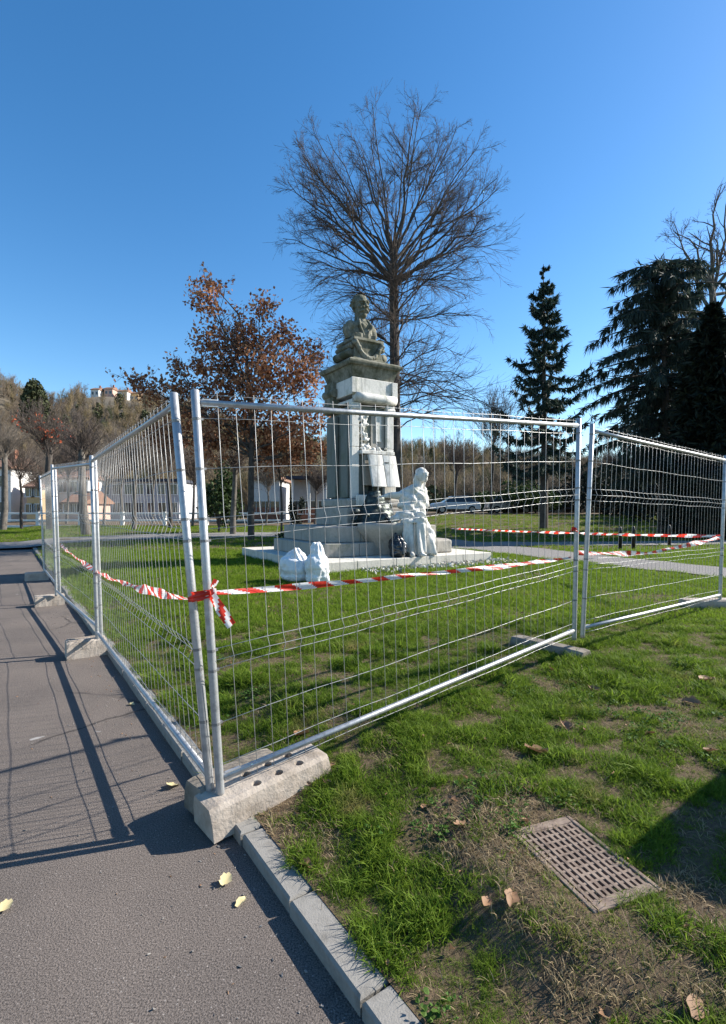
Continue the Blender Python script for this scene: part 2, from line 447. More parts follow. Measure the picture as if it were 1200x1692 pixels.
def merge(parts):
    Vs, Fs, b = [], [], 0
    for V, F in parts:
        Vs.append(V); Fs.append(F+b); b += len(V)
    return np.concatenate(Vs), np.concatenate(Fs)
def kids(P, Rd, k, t0, t1, a0, a1, l0, l1, n, up, rmin, rng, shrink=.55, jit=.12, rfac=.6, grav=0.0):
    B, m, _ = P.shape
    idx = np.repeat(np.arange(B), k); N = len(idx)
    t = rng.uniform(t0, t1, N); f = t*(m-1); i = np.minimum(f.astype(int), m-2); w_ = (f-i)[:, None]
    pos = P[idx, i]*(1-w_) + P[idx, i+1]*w_
    tan = nrm(P[idx, i+1]-P[idx, i])
    r = Rd[idx, i]*(1-w_[:, 0]) + Rd[idx, i+1]*w_[:, 0]
    L = np.linalg.norm(np.diff(P, axis=1), axis=2).sum(1)[idx]*rng.uniform(l0, l1, N)*(1-shrink*t)
    v = rng.normal(size=(N, 3)); v -= (v*tan).sum(1, keepdims=True)*tan; v = nrm(v)
    a = rng.uniform(a0, a1, N)[:, None]
    d = np.cos(a)*tan + np.sin(a)*v
    out = np.empty((N, n, 3)); out[:, 0] = pos
    for j in range(1, n):
        d = nrm(d + rng.normal(size=(N, 3))*jit + np.array([0, 0, up]) + np.array([0, 0, -grav])*(j/n))
        out[:, j] = out[:, j-1] + d*(L/(n-1))[:, None]
    r0 = np.maximum(r*rfac, rmin)
    rr = np.linspace(1, .35, n)[None]*r0[:, None]
    return out, np.maximum(rr, rmin*.7)
def bez(p0, p1, p2, n, jit=0, rng=None):
    t = np.linspace(0, 1, n)[:, None]
    q = (1-t)**2*np.array(p0) + 2*t*(1-t)*np.array(p1) + t*t*np.array(p2)
    if jit: q[1:-1] += rng.normal(size=(n-2, 3))*jit
    return q
def leaves(C, size, rng, flat=0.0, asp=.6, droop=0.0):
    N = len(C)
    a = rng.normal(size=(N, 3)); a[:, 2] -= droop; a = nrm(a)
    nn = rng.normal(size=(N, 3)); nn[:, 2] += flat*3
    b = nrm(np.cross(a, nn))
    s = (size*rng.uniform(.6, 1.3, N))[:, None]
    V = np.stack([C - a*s*.5, C + b*s*asp*.5, C + a*s*.5, C - b*s*asp*.5], 1).reshape(-1, 3)
    F = np.arange(N*4).reshape(N, 4)
    return V, F
def sprays(P0, P1, wid, rng):
    """thin pointed blades from P0 to P1"""
    N = len(P0); d = nrm(P1-P0); b = nrm(np.cross(d, rng.normal(size=(N, 3))))
    w_ = (wid*rng.uniform(.6, 1.4, N))[:, None]
    mid = P0*.6 + P1*.4
    V = np.stack([P0, mid + b*w_*.5, P1, mid - b*w_*.5], 1).reshape(-1, 3)
    return V, np.arange(N*4).reshape(N, 4)

# ------------------------------------------------------------------ GN scatter for uncountable ground cover
def scatter(name, pts, rots, scl, pick, protos, label_parent=None):
    col = bpy.data.collections.new(name + '_sources')
    for i, o in enumerate(protos):
        o.name = '%s_source_%02d' % (name, i); col.objects.link(o)
    me = bpy.data.meshes.new(name)
    me.vertices.add(len(pts)); me.vertices.foreach_set('co', np.asarray(pts, np.float32).ravel())
    a = me.attributes.new('rot', 'FLOAT_VECTOR', 'POINT'); a.data.foreach_set('vector', np.asarray(rots, np.float32).ravel())
    a = me.attributes.new('scl', 'FLOAT_VECTOR', 'POINT'); a.data.foreach_set('vector', np.asarray(scl, np.float32).ravel())
    a = me.attributes.new('pick', 'INT', 'POINT'); a.data.foreach_set('value', np.asarray(pick, np.int32))
    o = link(name, me, label_parent, 'stuff')
    g = bpy.data.node_groups.new(name, 'GeometryNodeTree')
    g.interface.new_socket('Geometry', in_out='INPUT', socket_type='NodeSocketGeometry')
    g.interface.new_socket('Geometry', in_out='OUTPUT', socket_type='NodeSocketGeometry')
    i_ = g.nodes.new('NodeGroupInput'); o_ = g.nodes.new('NodeGroupOutput')
    iop = g.nodes.new('GeometryNodeInstanceOnPoints')
    ci = g.nodes.new('GeometryNodeCollectionInfo'); ci.inputs['Collection'].default_value = col
    ci.inputs['Separate Children'].default_value = True; ci.inputs['Reset Children'].default_value = True
    def attr(nm, ty):
        q = g.nodes.new('GeometryNodeInputNamedAttribute'); q.data_type = ty; q.inputs['Name'].default_value = nm
        return q.outputs['Attribute']
    L = g.links.new
    L(i_.outputs[0], iop.inputs['Points']); L(ci.outputs[0], iop.inputs['Instance'])
    iop.inputs['Pick Instance'].default_value = True
    L(attr('pick', 'INT'), iop.inputs['Instance Index'])
    L(attr('rot', 'FLOAT_VECTOR'), iop.inputs['Rotation'])
    L(attr('scl', 'FLOAT_VECTOR'), iop.inputs['Scale'])
    L(iop.outputs[0], o_.inputs[0])
    m = o.modifiers.new('scatter', 'NODES'); m.node_group = g
    return o
def tuft(nb, spread, h, wid, lean, mat, rng, segs=3):
    V, F = [], []
    for _ in range(nb):
        a = rng.uniform(0, 2*pi); r = spread*sqrt(rng.uniform())
        x, y = r*cos(a), r*sin(a)
        la = rng.uniform(0, 2*pi); le = lean*rng.uniform(.3, 1.3); hh = h*rng.uniform(.5, 1.25); ww = wid*rng.uniform(.7, 1.3)
        wa = rng.uniform(0, pi); wx, wy = cos(wa)*ww*.5, sin(wa)*ww*.5
        b = len(V)
        for s in range(segs):
            t = s/segs; q = t*t*le*hh
            px_, py_, pz = x+cos(la)*q, y+sin(la)*q, hh*t*(1-.25*le*t)
            f = 1-.5*t
            V.append((px_-wx*f, py_-wy*f, pz)); V.append((px_+wx*f, py_+wy*f, pz))
        V.append((x+cos(la)*le*hh, y+sin(la)*le*hh, hh*(1-.25*le)))
        for s in range(segs-1):
            k = b+2*s; F.append((k, k+1, k+3, k+2))
        k = b+2*(segs-1); F.append((k, k+1, k+2))
    me = bpy.data.meshes.new('tuft'); me.from_pydata(V, [], F); me.materials.append(mat); me.update()
    return bpy.data.objects.new('tuft', me)

print('T', round(time.time()-_T0, 1))
# ================================================================== SETTING
def grid_sheet(name, xs, ys, fn, mat, kind='structure', smooth=True):
    X, Yv = np.meshgrid(xs, ys, indexing='ij')
    P = fn(X, Yv)
    nx, ny = X.shape
    V = np.stack(P, -1).reshape(-1, 3)
    i = np.arange(nx-1)[:, None]*ny + np.arange(ny-1)[None]
    F = np.stack([i, i+ny, i+ny+1, i+1], -1).reshape(-1, 4)
    return mesh_np(name, V, F, mat, None, kind, smooth)
def sd2xy(s, d): return K0[0]+KA[0]*s+KN[0]*d, K0[1]+KA[1]*s+KN[1]*d

grid_sheet('ground', np.linspace(-1500, 1500, 31), np.linspace(-400, 2200, 27), lambda x, y: (x, y, np.full_like(x, -.25)), M['ground'])
grid_sheet('asphalt_path', np.array([-90, -40, -20, -10, -5, -2, -.5, .02]), np.linspace(-12, 60, 73),
           lambda d, s: (*sd2xy(s, d), np.zeros_like(d)), M['asphalt'])
ga_, gb_ = gp(930, 1335, .19), gp(1070, 1470, .19)
gc_, gd_ = gp(855, 1390, .19), gp(1003, 1500, .19)
GANG = math.atan2(*(((gd_-gc_).normalized()+(gb_-ga_).normalized()).yx))
GCX, GCY = ((ga_+gb_+gc_+gd_)/4).xy
def lawn_cut(x, y):      # the lawn drops into the drain's pit under its grate
    z = lawn_z(x, y)
    u = (x-GCX)*cos(GANG)+(y-GCY)*sin(GANG); v = -(x-GCX)*sin(GANG)+(y-GCY)*cos(GANG)
    return np.where((np.abs(u) < .238) & (np.abs(v) < .157), z-.24, z)
dd = np.concatenate([[.105, .14, .17], np.arange(.2, 1.9, .02), 1.9+np.cumsum(.05*1.03**np.arange(110))])
sss = np.concatenate([np.arange(-5, -3, .09), np.arange(-3, 1.2, .025), np.arange(1.2, 8, .09), 8+np.cumsum(.1*1.03**np.arange(100))])
grid_sheet('lawn', dd, sss, lambda d, s: (*(xy := sd2xy(s, d)), lawn_cut(*xy)), M['soil'])
def verge_xy(u, y):
    xk = K0[0] - KA[0]/KA[1]*-1*(y-K0[1]) if False else K0[0] + KA[0]/KA[1]*(y-K0[1])
    return -90 + (xk+.35+90)*u
grid_sheet('verge', np.linspace(0, 1, 40), np.linspace(23.2, 70, 50),
           lambda u, y: (verge_xy(u, y), y, .05+.02*np.sin(y*2.1)*np.sin(u*60)), M['soil'])
def ribbon_sheet(name, pts, wid, mat, dz=.022, n=60):
    pts = np.array(pts, float); t = np.linspace(0, len(pts)-1, n)
    # Catmull-Rom
    ext = np.concatenate([[2*pts[0]-pts[1]], pts, [2*pts[-1]-pts[-2]]])
    i = np.minimum(t.astype(int), len(pts)-2); f = (t-i)[:, None]
    p0, p1, p2, p3 = ext[i], ext[i+1], ext[i+2], ext[i+3]
    c = .5*((2*p1)+(-p0+p2)*f+(2*p0-5*p1+4*p2-p3)*f*f+(-p0+3*p1-3*p2+p3)*f**3)
    tg = nrm(np.gradient(c, axis=0)); nn = np.stack([-tg[:, 1], tg[:, 0]], 1)
    wv = np.interp(t, np.arange(len(wid)), wid)
    V = []
    for k in np.linspace(-.5, .5, 9):
        q = c + nn*(wv*k)[:, None]
        V.append(np.stack([q[:, 0], q[:, 1], np.maximum(lawn_z(q[:, 0], q[:, 1]), .03)+dz], 1))
    V = np.array(V).reshape(-1, 3)
    ii = np.arange(8)[:, None]*n + np.arange(n-1)[None]
    F = np.stack([ii, ii+n, ii+n+1, ii+1], -1).reshape(-1, 4)
    mesh_np(name, V, F[:, ::-1], mat, None, 'structure', True)
    return c, wv
PA, WA = ribbon_sheet('footpath', [(-16.5, 20), (-9, 25.5), (-4, 26.5), (1, 23.5), (4.3, 18.0), (6.4, 13.4), (7.7, 10.9), (9.8, 8), (13, 4.5)], [4, 5, 5, 4, 2.6, 2.0, 2.0, 2.2, 2.6], M['path'])
PB, WB = ribbon_sheet('side_path', [(3.2, 19.6), (8, 19.6), (14, 20.3), (30, 23)], [2.0, 2.0, 2.2, 2.6], M['path'], dz=.03)
def on_path(x, y, pad=0.0):
    r = np.zeros(len(x), bool)
    for c, wv in ((PA, WA), (PB, WB)):
        for k in range(len(c)):
            r |= (x-c[k, 0])**2+(y-c[k, 1])**2 < (wv[k]*.5+pad)**2
    return r

# kerb: single stones with open joints
ks_mesh = []
for var in range(3):
    b = MB()
    L2, W2 = .2445, .057
    ring = lambda z, e: [Vector((-L2+e, -W2+e, z)), Vector((L2-e, -W2+e, z)), Vector((L2-e, W2-e, z)), Vector((-L2+e, W2-e, z))]
    b.loft([ring(-.2, 0), ring(.050+.002*var, 0), ring(.060+.002*var, .008)])
    ks_mesh.append(b.mesh('kerb_stone', M['kerb']))
kerb = thing('kerb', 'grey stone kerb between the asphalt path and the lawn', 'kerb', (K0[0], K0[1], 0))
kerb['kind'] = 'structure'
for i in range(64):
    s = -2.3 + i*.5
    x, y = sd2xy(s, .0575+random.uniform(-.004, .004))
    o = link('kerb_stone', ks_mesh[i % 3], kerb)
    o.location = (x-K0[0], y-K0[1], random.uniform(-.004, .003))
    o.rotation_euler = (random.uniform(-.012, .012), random.uniform(-.005, .005), math.atan2(KA[1], KA[0]) + random.uniform(-.008, .008))

# hills with woods -----------------------------------------------------------
prof_x = [-900, -300, 0, 30, 60, 90, 130, 180, 240, 320, 420, 540, 640, 740, 860, 1000, 1300, 2200]
prof_y = [640, 600, 622, 640, 648, 668, 655, 650, 655, 668, 700, 725, 735, 745, 752, 758, 770, 790]
def ridge(azx, Y):   # metres at distance Y for image column azx
    return (840-np.interp(azx, prof_x, prof_y))/850*Y + CAM_H
def hill_h(x, y):
    azx = 600+850*x/np.maximum(y, 1)
    D = np.sqrt(x*x+y*y)*np.cos(np.arctan2(x, y))
    r = ridge(azx, 250) - 6
    t = ss(78, 250, y)
    h = r*(t**1.15)
    h = h - ss(250, 420, y)*r*.4
    h += np.sin(x*.045+y*.03)*2.0*t + np.sin(x*.11-y*.07)*1.1*t
    return np.maximum(h, -.2)-.06
hx = np.linspace(-1.35, 1.35, 120); hy = np.linspace(76, 420, 60)
grid_sheet('hill', hx, hy, lambda a, y: (a*y, y, hill_h(a*y, y)), M['hill'])
rng = np.random.default_rng(5)
def bush_proto(mat, n, rng, hgt=8.0, twig=.045):
    parts = []
    tr = np.array([[(0, 0, -1.), (0.1, 0, hgt*.4), (0, .1, hgt*.75)]]); parts.append(tubes(tr, np.array([[.16, .11, .05]]), 3))
    P, Rr = kids(tr, np.array([[.16, .11, .05]]), n, .15, 1, .2, .75, .4, .7, 4, .10, .03, rng, shrink=.4)
    parts.append(tubes(P, Rr, 3))
    P2, R2 = kids(P, Rr, 8, .2, 1, .3, .9, .4, .7, 3, .05, twig*.6, rng)
    parts.append(tubes(P2, R2, 3))
    V, F = merge(parts)
    me_o = mesh_np('b', V, F, mat); COL.objects.unlink(me_o); return me_o
def ball_proto(mat, rng):
    q = rng.normal(size=(420, 3)); q = nrm(q)*rng.uniform(.6, 1, (420, 1))*np.array([2.2, 2.2, 3.6]) + np.array([0, 0, 3.4])
    V, F = leaves(q, 1.0, rng); o = mesh_np('b', V, F, mat); COL.objects.unlink(o); return o
protos = [bush_proto(M['wood_a'], 22, rng), bush_proto(M['wood_a'], 26, rng), bush_proto(M['wood_b'], 22, rng), bush_proto(M['wood_b'], 26, rng), bush_proto(M['wood_c'], 24, rng), ball_proto(M['wood_c'], rng)]
N = 9500
yy = 84*(260/84)**rng.uniform(0, 1, N)**.9; aa = rng.uniform(-.85, .9, N)
xx = aa*yy
keep = rng.uniform(size=N) < (.78+.3*np.sin(xx*.05+1)*np.sin(yy*.06))
col_ = 600+850*xx/yy; keep &= ~((col_ > 140) & (col_ < 236) & (yy > 196) & (yy < 246))
xx, yy = xx[keep], yy[keep]; N = len(xx)
zone = np.sin(xx*.031+2)+np.sin(yy*.045+xx*.01)+rng.normal(size=N)*.8
pick = np.where(zone > 1.4, 4, np.where(zone > .3, rng.integers(2, 4, N), rng.integers(0, 2, N)))
pick = np.where(rng.uniform(size=N) < .035, 5, pick)
sc = rng.uniform(.42, 1.0, N)
scatter('hillside_woods', np.stack([xx, yy, hill_h(xx, yy)-.3], 1), np.stack([rng.normal(size=N)*.05, rng.normal(size=N)*.05, rng.uniform(0, 6.28, N)], 1),
        np.stack([sc, sc, sc*rng.uniform(.8, 1.2, N)], 1), pick, protos)

print('T', round(time.time()-_T0, 1))
# ================================================================== FENCE
STEEL_R = .021
def panel(label, Ab, At, Bb, Bt, group='steel mesh fence panels round the monument'):
    Ab, At, Bb, Bt = map(Vector, (Ab, At, Bb, Bt))
    H = ((At-Ab).length + (Bt-Bb).length)/2
    root = thing('fence_panel', label, 'fence panel', tuple(Ab), 0, group)
    off = Ab
    Lw = (Bb-Ab).length
    up = ((At-Ab).normalized()+(Bt-Bb).normalized()).normalized()
    nrmv = (Bb-Ab).cross(up).normalized()
    def P(s, t, o=0.0):      # s along in metres, t up in metres
        f = s/Lw; g = t/H
        return (Ab*(1-f)+Bb*f)*(1-g) + (At*(1-f)+Bt*f)*g + nrmv*o
    for (b0, t0) in ((Ab, At), (Bb, Bt)):
        d = (t0-b0).normalized()
        m = MB(); m.tube([b0-d*.03, b0, b0.lerp(t0, .5), t0, t0+d*.004], [STEEL_R, STEEL_R, STEEL_R, STEEL_R, STEEL_R*.7], 14)
        po = m.build('post', M['steel'], root, off, True)
        c = MB()
        for t in (.335, .60, .70, 1.25, 1.36, 1.61, 1.86):
            p = b0+d*t; inn = ((Bb-Ab) if b0 is Ab else (Ab-Bb)).normalized()
            c.tube([p-d*.007, p+d*.007], STEEL_R*1.05, 12)
            c.obox(p+inn*.024, inn*.008, d*.006, nrmv*.008)
        cl = c.build('weld_band', M['clamp'], po, off, kind='stuff')
    for t, rr in ((H-.06, .017), (.06, .017)):
        m = MB(); m.tube([P(.02, t), P(Lw*.3, t-.002), P(Lw*.7, t-.002), P(Lw-.02, t)], rr, 12)
        ra = m.build('rail', M['steel'], root, off, True)
        for s0, s1 in ((.03, .11), (Lw-.11, Lw-.03)):
            a_, b_ = P(s0, t), P(s1, t); c_ = (a_+b_)/2
            m = MB(); m.obox(c_, (b_-a_)/2, up*.019, nrmv*.010)
            m.build('rail_end', M['steel'], ra, off)
    wob = random.uniform(0, 6)
    hts = [(.015, 0), (.13, 0), (.335, 0), (.60, 0), (.65, .022), (.70, 0), (1.25, 0), (1.305, .022), (1.36, 0), (1.61, 0), (1.86, 0), (H-.02, 0)]
    for t, o in hts:
        n_ = 12
        m = MB(); m.tube([P(.02+(Lw-.04)*k/n_, t+.004*sin(k*1.7+wob+t*5), o+.004*sin(k*1.1+t*9)) for k in range(n_+1)], .0019, 5)
        m.build('horizontal_wire', M['wire'], root, off, True)
    nv = int(round(Lw/.1))
    for i in range(1, nv):
        s = Lw*i/nv + random.uniform(-.006, .006)
        q = [(.005, 0), (.335, 0), (.60, 0), (.65, .022), (.70, 0), (.95, 0), (1.25, 0), (1.305, .022), (1.36, 0), (1.61, 0), (H-.004, 0)]
        ph = random.uniform(0, 6)
        m = MB(); m.tube([P(s+.003*sin(t*4+ph), t, o+.0045) for t, o in q], .0017, 4)
        m.build('vertical_wire', M['wire'], root, off, True)
    return root
Z0 = .19
def post_pts(bx, by, tx, ty, z=Z0, Y=None):
    b = gp(bx, by, z) if Y is None else px(bx, by, Y)
    return b, px(tx, ty, b.y)
L1a, L1at = post_pts(347, 1300, 287, 650)
L1b, L1bt = post_pts(161, 1054, 151, 753)
L2a, L2at = post_pts(167, 1049, 157, 757)
L2b, L2bt = post_pts(93, 982, 86, 768)
L3a, L3at = post_pts(99, 978, 91, 772)
L3b, L3bt = post_pts(73, 944, 66, 786)
Ma, Mat_ = post_pts(364, 1306, 322, 645)
Mb, Mbt = post_pts(949, 1052, 957, 692, Y=4.70)
Ra, Rat = post_pts(963, 1048, 979, 701, Y=4.78)
Rb, Rbt = post_pts(1190, 990, 1199, 753, Y=7.05)
panel('galvanised mesh fence panel along the asphalt path, from the near corner to the first block', L1a, L1at, L1b, L1bt)
panel('mesh fence panel along the path between the split block and the third block', L2a, L2at, L2b, L2bt)
panel('farthest mesh fence panel along the path, standing near the left edge', L3a, L3at, L3b, L3bt)
panel('large mesh fence panel facing the viewer on the lawn before the monument', Ma, Mat_, Mb, Mbt)
panel('mesh fence panel at the right, from the double post towards the right edge', Ra, Rat, Rb, Rbt)

# concrete feet -------------------------------------------------------------
import bmesh
def fix_normals(me):
    q = bmesh.new(); q.from_mesh(me); bmesh.ops.recalc_face_normals(q, faces=q.faces); q.to_mesh(me); q.free()
def block(label, c, ang, L=.70, W=.23, Hh=.16, holes=True, seed=0, taper=.014, matn='concrete'):
    rr = random.Random(seed)
    root = thing('concrete_block', label, 'fence foot', (c[0], c[1], c[2]), ang, 'concrete blocks that hold the fence posts')
    b = MB()
    x, y = L/2, W/2
    nx = 14
    rings = []
    for i in range(nx+1):
        xx_ = -x + 2*x*i/nx
        e = .007 if i in (0, nx) else 0
        j = lambda a=.0022: rr.uniform(-a, a)
        rings.append([Vector((xx_, -y+j(), 0)), Vector((xx_, -y+taper*.3+j(), Hh*.55)), Vector((xx_, -y+taper+e+j(), Hh-.02-e*.5+j())), Vector((xx_, -y+taper+.02, Hh-e+j(.003))),
                      Vector((xx_, y-taper-.02, Hh-e+j(.003))), Vector((xx_, y-taper-e+j(), Hh-.02-e*.5+j())), Vector((xx_, y-taper*.3+j(), Hh*.55)), Vector((xx_, y+j(), 0))])
    b.loft(rings)
    body = b.build('body', M[matn], root)
    fix_normals(body.data)
    if holes:
        cut = MB()
        for i in (-1, 0, 1):
            for s in (-1, 1):
                cut.lathe((i*.13+.05, s*.058, 0), [(.024, Hh-.06), (.027, Hh+.03)], 16)
        co = cut.build('cut', M['hole']); fix_normals(co.data)
        co.matrix_world = Matrix.Translation(root.location) @ Matrix.Rotation(ang, 4, 'Z')
        m = body.modifiers.new('b', 'BOOLEAN'); m.operation = 'DIFFERENCE'; m.object = co; m.solver = 'EXACT'
        dg = bpy.context.evaluated_depsgraph_get(); dg.update()
        nm = bpy.data.meshes.new_from_object(body.evaluated_get(dg))
        body.modifiers.clear(); body.data = nm
        bpy.data.objects.remove(co)
        for i in (-1, 0, 1):
            for s in (-1, 1):
                h = MB(); h.lathe((i*.13+.05, s*.058, 0), [(.0235, Hh-.0605), (.0235, Hh-.058)], 16)
                h.build('post_hole', M['hole'], root)
    return root
md = (Mb-Ma); ma = math.atan2(md.y, md.x)
mdir = Vector((cos(ma), sin(ma), 0)); mnor = Vector((-sin(ma), cos(ma), 0))
c = Vector((Ma.x, Ma.y, 0)) + mdir*.265 + mnor*.012
cb_ = block('long pale concrete block with round holes under the near corner post', (c.x, c.y, .04), ma+.03, seed=1, W=.235, Hh=.155)
cb_.rotation_euler = (0, R(-4.5), ma+.03)
la = math.atan2(KN[1], KN[0])
def pblock(label, base, zoff, shift, seed, L=.62, extra=0, W=.22, Hh=.16):
    p = base + Vector((KN[0], KN[1], 0))*shift
    return block(label, (p.x, p.y, zoff), la+extra, L=L, W=W, Hh=Hh, holes=False, seed=seed)
bq = L1a + Vector((-.02, .16, 0))
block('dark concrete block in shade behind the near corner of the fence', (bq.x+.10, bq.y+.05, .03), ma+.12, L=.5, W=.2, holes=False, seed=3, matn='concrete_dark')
pb = pblock('cracked concrete block with a split top on the path at the second post', (L1b+L2a)/2, .002, -.13, 4, L=.38, Hh=.185)
for k in (-.05, .045):   # layered cracks across its top
    m = MB(); m.obox((-.02, k, .1855), (.15, .012, 0), (-.01, .012, 0), (0, 0, .006)); m.build('mortar_lump', M['concrete'], pb)
pblock('concrete block on the path edge at the third fence post', (L2b+L3a)/2, .002, -.12, 5, L=.42, Hh=.17)
pblock('farthest concrete block on the path, under the last left post', L3b, .002, -.14, 6, L=.45, Hh=.18)
p = (Mb+Ra)/2
mn = math.atan2(-mdir.x, mdir.y)
block('weathered concrete block in the grass under the double post', (p.x+mnor.x*.30, p.y+mnor.y*.30, hz(p.x, p.y)-.045), mn, L=.76, W=.19, Hh=.13, holes=False, seed=7, matn='concrete_dark')
rd_ = (Rb-Ra); rn = math.atan2(-rd_.x, rd_.y)
block('concrete block in the grass at the right edge of the picture', (Rb.x-.1, Rb.y+.05, hz(Rb.x, Rb.y)-.005), rn+.9, L=.75, W=.22, Hh=.13, holes=False, seed=8)

# barrier tape ---------------------------------------------------------------
def tape(label, pts, sag=0.0, w=.072, twist=1.0, seg=.1, phase=0, tilt=0, n_per=.018, flut=.0, group='red and white barrier tape on the fence', name='barrier_tape'):
    pts = [Vector(p) for p in pts]
    fine = []
    for a, b in zip(pts[:-1], pts[1:]):
        L = (b-a).length; n = max(4, int(L/n_per))
        for i in range(n):
            t = i/n; q = a.lerp(b, t); q.z -= 4*sag*t*(1-t)*(L/3) ; fine.append(q)
    fine.append(pts[-1])
    V, F, mi = [], [], []
    dist = 0
    rr = random.Random(int(pts[0].x*1000)+phase)
    ph = rr.uniform(0, 6)
    for i, q in enumerate(fine):
        tg = (fine[min(i+1, len(fine)-1)]-fine[max(i-1, 0)]).normalized()
        if i: dist += (q-fine[i-1]).length
        up = Vector((0, 0, 1)); up = (up-tg*up.dot(tg)).normalized(); sd_ = tg.cross(up)
        a = tilt + twist*(.55*sin(dist*2.3+ph)+.35*sin(dist*5.1+ph*2))
        wv = up*cos(a)+sd_*sin(a)
        ww = w*(.72+.2*sin(dist*3.7+ph)+.08*sin(dist*11))
        o = sd_*flut*sin(dist*9+ph)
        for r_ in range(6):
            g_ = r_/5-.5
            V.append(q+wv*ww*g_+o+sd_*(.006*cos(g_*5+dist*9)))
        if i:
            k = 6*i
            for r_ in range(5):
                F.append((k-6+r_, k-5+r_, k+1+r_, k+r_)); mi.append(int((dist+.018*r_)/seg) % 2)
    m = MB(); m.v = [tuple(v) for v in V]; m.f = F; m.mi = mi
    o = m.build(name, [M['tape_red'], M['tape_white']], None, None, True)
    tag(o, label, 'barrier tape', group)
    return o
def at(px_, py_, Y): return px(px_, py_, Y)
inn = Vector((KN[0], KN[1], 0))*.03
tape('twisted tape running along the inside of the left fence to the corner', [at(97, 900, L2b.y)+inn, at(157, 946, L1b.y)+inn, at(240, 975, 3.55)+inn*.6, at(318, 990, L1a.y+.02)], sag=.02, twist=1.6, phase=3)
# wrap round the two corner posts
corner = []
for k in range(40):
    a = k/39*2*pi*2.0
    cx = lambda t: at(341, 983, 2.6)
    c0 = at(319, 988, L1a.y); c1 = at(346, 982, Ma.y)
    mid = (c0+c1)/2; half = (c1-c0)/2
    hd = half.normalized(); pd = Vector((-hd.y, hd.x, 0)).normalized()
    p_ = mid + half*(1+.025/half.length)*cos(a) + pd*.029*sin(a); p_.z += .012*sin(a*.5)+.02*(k/39-.5)
    corner.append(p_)
tape('red tape knotted round the two corner posts', corner, w=.05, twist=.25, seg=9, phase=0, n_per=.02)
tp = at(350, 985, Ma.y-.03)
tape('loose tape end hanging down from the corner knot', [tp, at(362, 1003, Ma.y-.05), at(372, 1018, Ma.y-.04), at(383, 1034, Ma.y-.03)], w=.06, twist=1.3, seg=.055, phase=1)
tape('short loose tape end sticking up beside the corner post', [tp+Vector((.01, 0, .01)), at(352, 970, Ma.y-.03), at(358, 958, Ma.y-.02)], w=.035, twist=.8, seg=.05, phase=1)
bk = Vector((mnor.x, mnor.y, 0))*.035
tape('long tape stretched across the front panel before the monument', [at(352, 982, Ma.y)+bk, at(430, 976, 2.77)+bk, at(560, 965, 3.1)+bk, at(700, 950, 3.55)+bk, at(830, 937, 4.05)+bk, at(949, 922, Mb.y)+bk], sag=.004, w=.050, twist=1.1, seg=.115, phase=5)
tape('sagging tape along the right fence panel', [at(962, 914, Ra.y)+bk, at(1075, 915, 5.8)+bk, at(1192, 888, Rb.y)], sag=.004, twist=1.4, seg=.11, phase=7)
tape('far tape running from the right post back behind the monument', [at(1190, 886, Rb.y), at(955, 881, 11.5), at(745, 873, 18.5)], sag=.006, twist=1.4, w=.07, seg=.2, phase=9, n_per=.05)
tk = [Vector((Mb.x+.027*cos(a), Mb.y+.027*sin(a), Mb.z+.98+.01*sin(a*2))) for a in np.linspace(0, 4*pi, 40)]
tape('orange red tape knot wound round the double post', tk, w=.05, twist=.2, seg=9, phase=0, n_per=.02)

print('T', round(time.time()-_T0, 1))
# ================================================================== MONUMENT (local x = along the front, y = away from the viewer)
TH = R(32)
MC = Vector((-.09, 14.2, 0))
mon = thing('monument', 'tall pale stone monument with a bust on top and an open stone book', 'monument', tuple(MC), TH)
def mb(): return MB()
# ground slab made of separate stones: front row and field
def slab_stones():
    xs = [-2.5, -1.6, -.55, .45, 1.5, 2.5]
    ysx = [-2.5, -1.9, -.7, .6, 1.7, 2.5]
    for i in range(5):
        for j in range(5):
            m = mb(); g = .004
            m.box(xs[i]+g, xs[i+1]-g, ysx[j]+g, ysx[j+1]-g, .02, .455+random.uniform(-.004, .004))
            m.build('base_stone', M['slab'], mon, bevel=.015)
slab_stones()
def step(name, hw, front, back, z0, z1, mat, cuts):
    xs = [-hw]+cuts+[hw]
    for i in range(len(xs)-1):
        m = mb()
        if i == 0:
            m.prism([(xs[0], -front+.28), (xs[0]+.12, -front+.06), (xs[0]+.40, -front), (xs[1]-.003, -front), (xs[1]-.003, back), (xs[0], back)], z0, z1)
        elif i == len(xs)-2:
            m.prism([(xs[i]+.003, -front), (xs[-1]-.40, -front), (xs[-1]-.12, -front+.06), (xs[-1], -front+.28), (xs[-1], back), (xs[i]+.003, back)], z0, z1)
        else:
            m.box(xs[i]+.003, xs[i+1]-.003, -front, back, z0, z1)
        m.build(name, mat, mon, bevel=.02)
step('step_stone', 2.0, 1.62, 1.3, .458, .775, M['stone_grey'], [-1.0, 0.1, 1.1])
step('step_stone', 1.74, 1.36, 1.2, .778, 1.15, M['stone_grey'], [-.8, .8])
# pedestal
m = mb(); m.box(-.92, .92, -.86, .86, 1.152, 1.62); m.build('plinth', M['stone_grey'], mon, bevel=.03)
m = mb(); m.box(-.82, .82, -.76, .76, 1.622, 1.86); m.build('plinth_moulding', M['stone_grey'], mon, bevel=.07, seg=3)
m = mb(); m.box(-.60, -.30, -.92, -.765, 1.66, 1.95); m.build('corner_block', M['stone'], mon, bevel=.02)
# shaft in courses
zs = [1.862, 2.75, 3.55, 4.30]
for i in range(3):
    m = mb(); m.box(-.58, .58, -.57, .60, zs[i]+.002, zs[i+1]-.002); m.build('shaft_stone', M['stone_side_shade'], mon, bevel=.012)
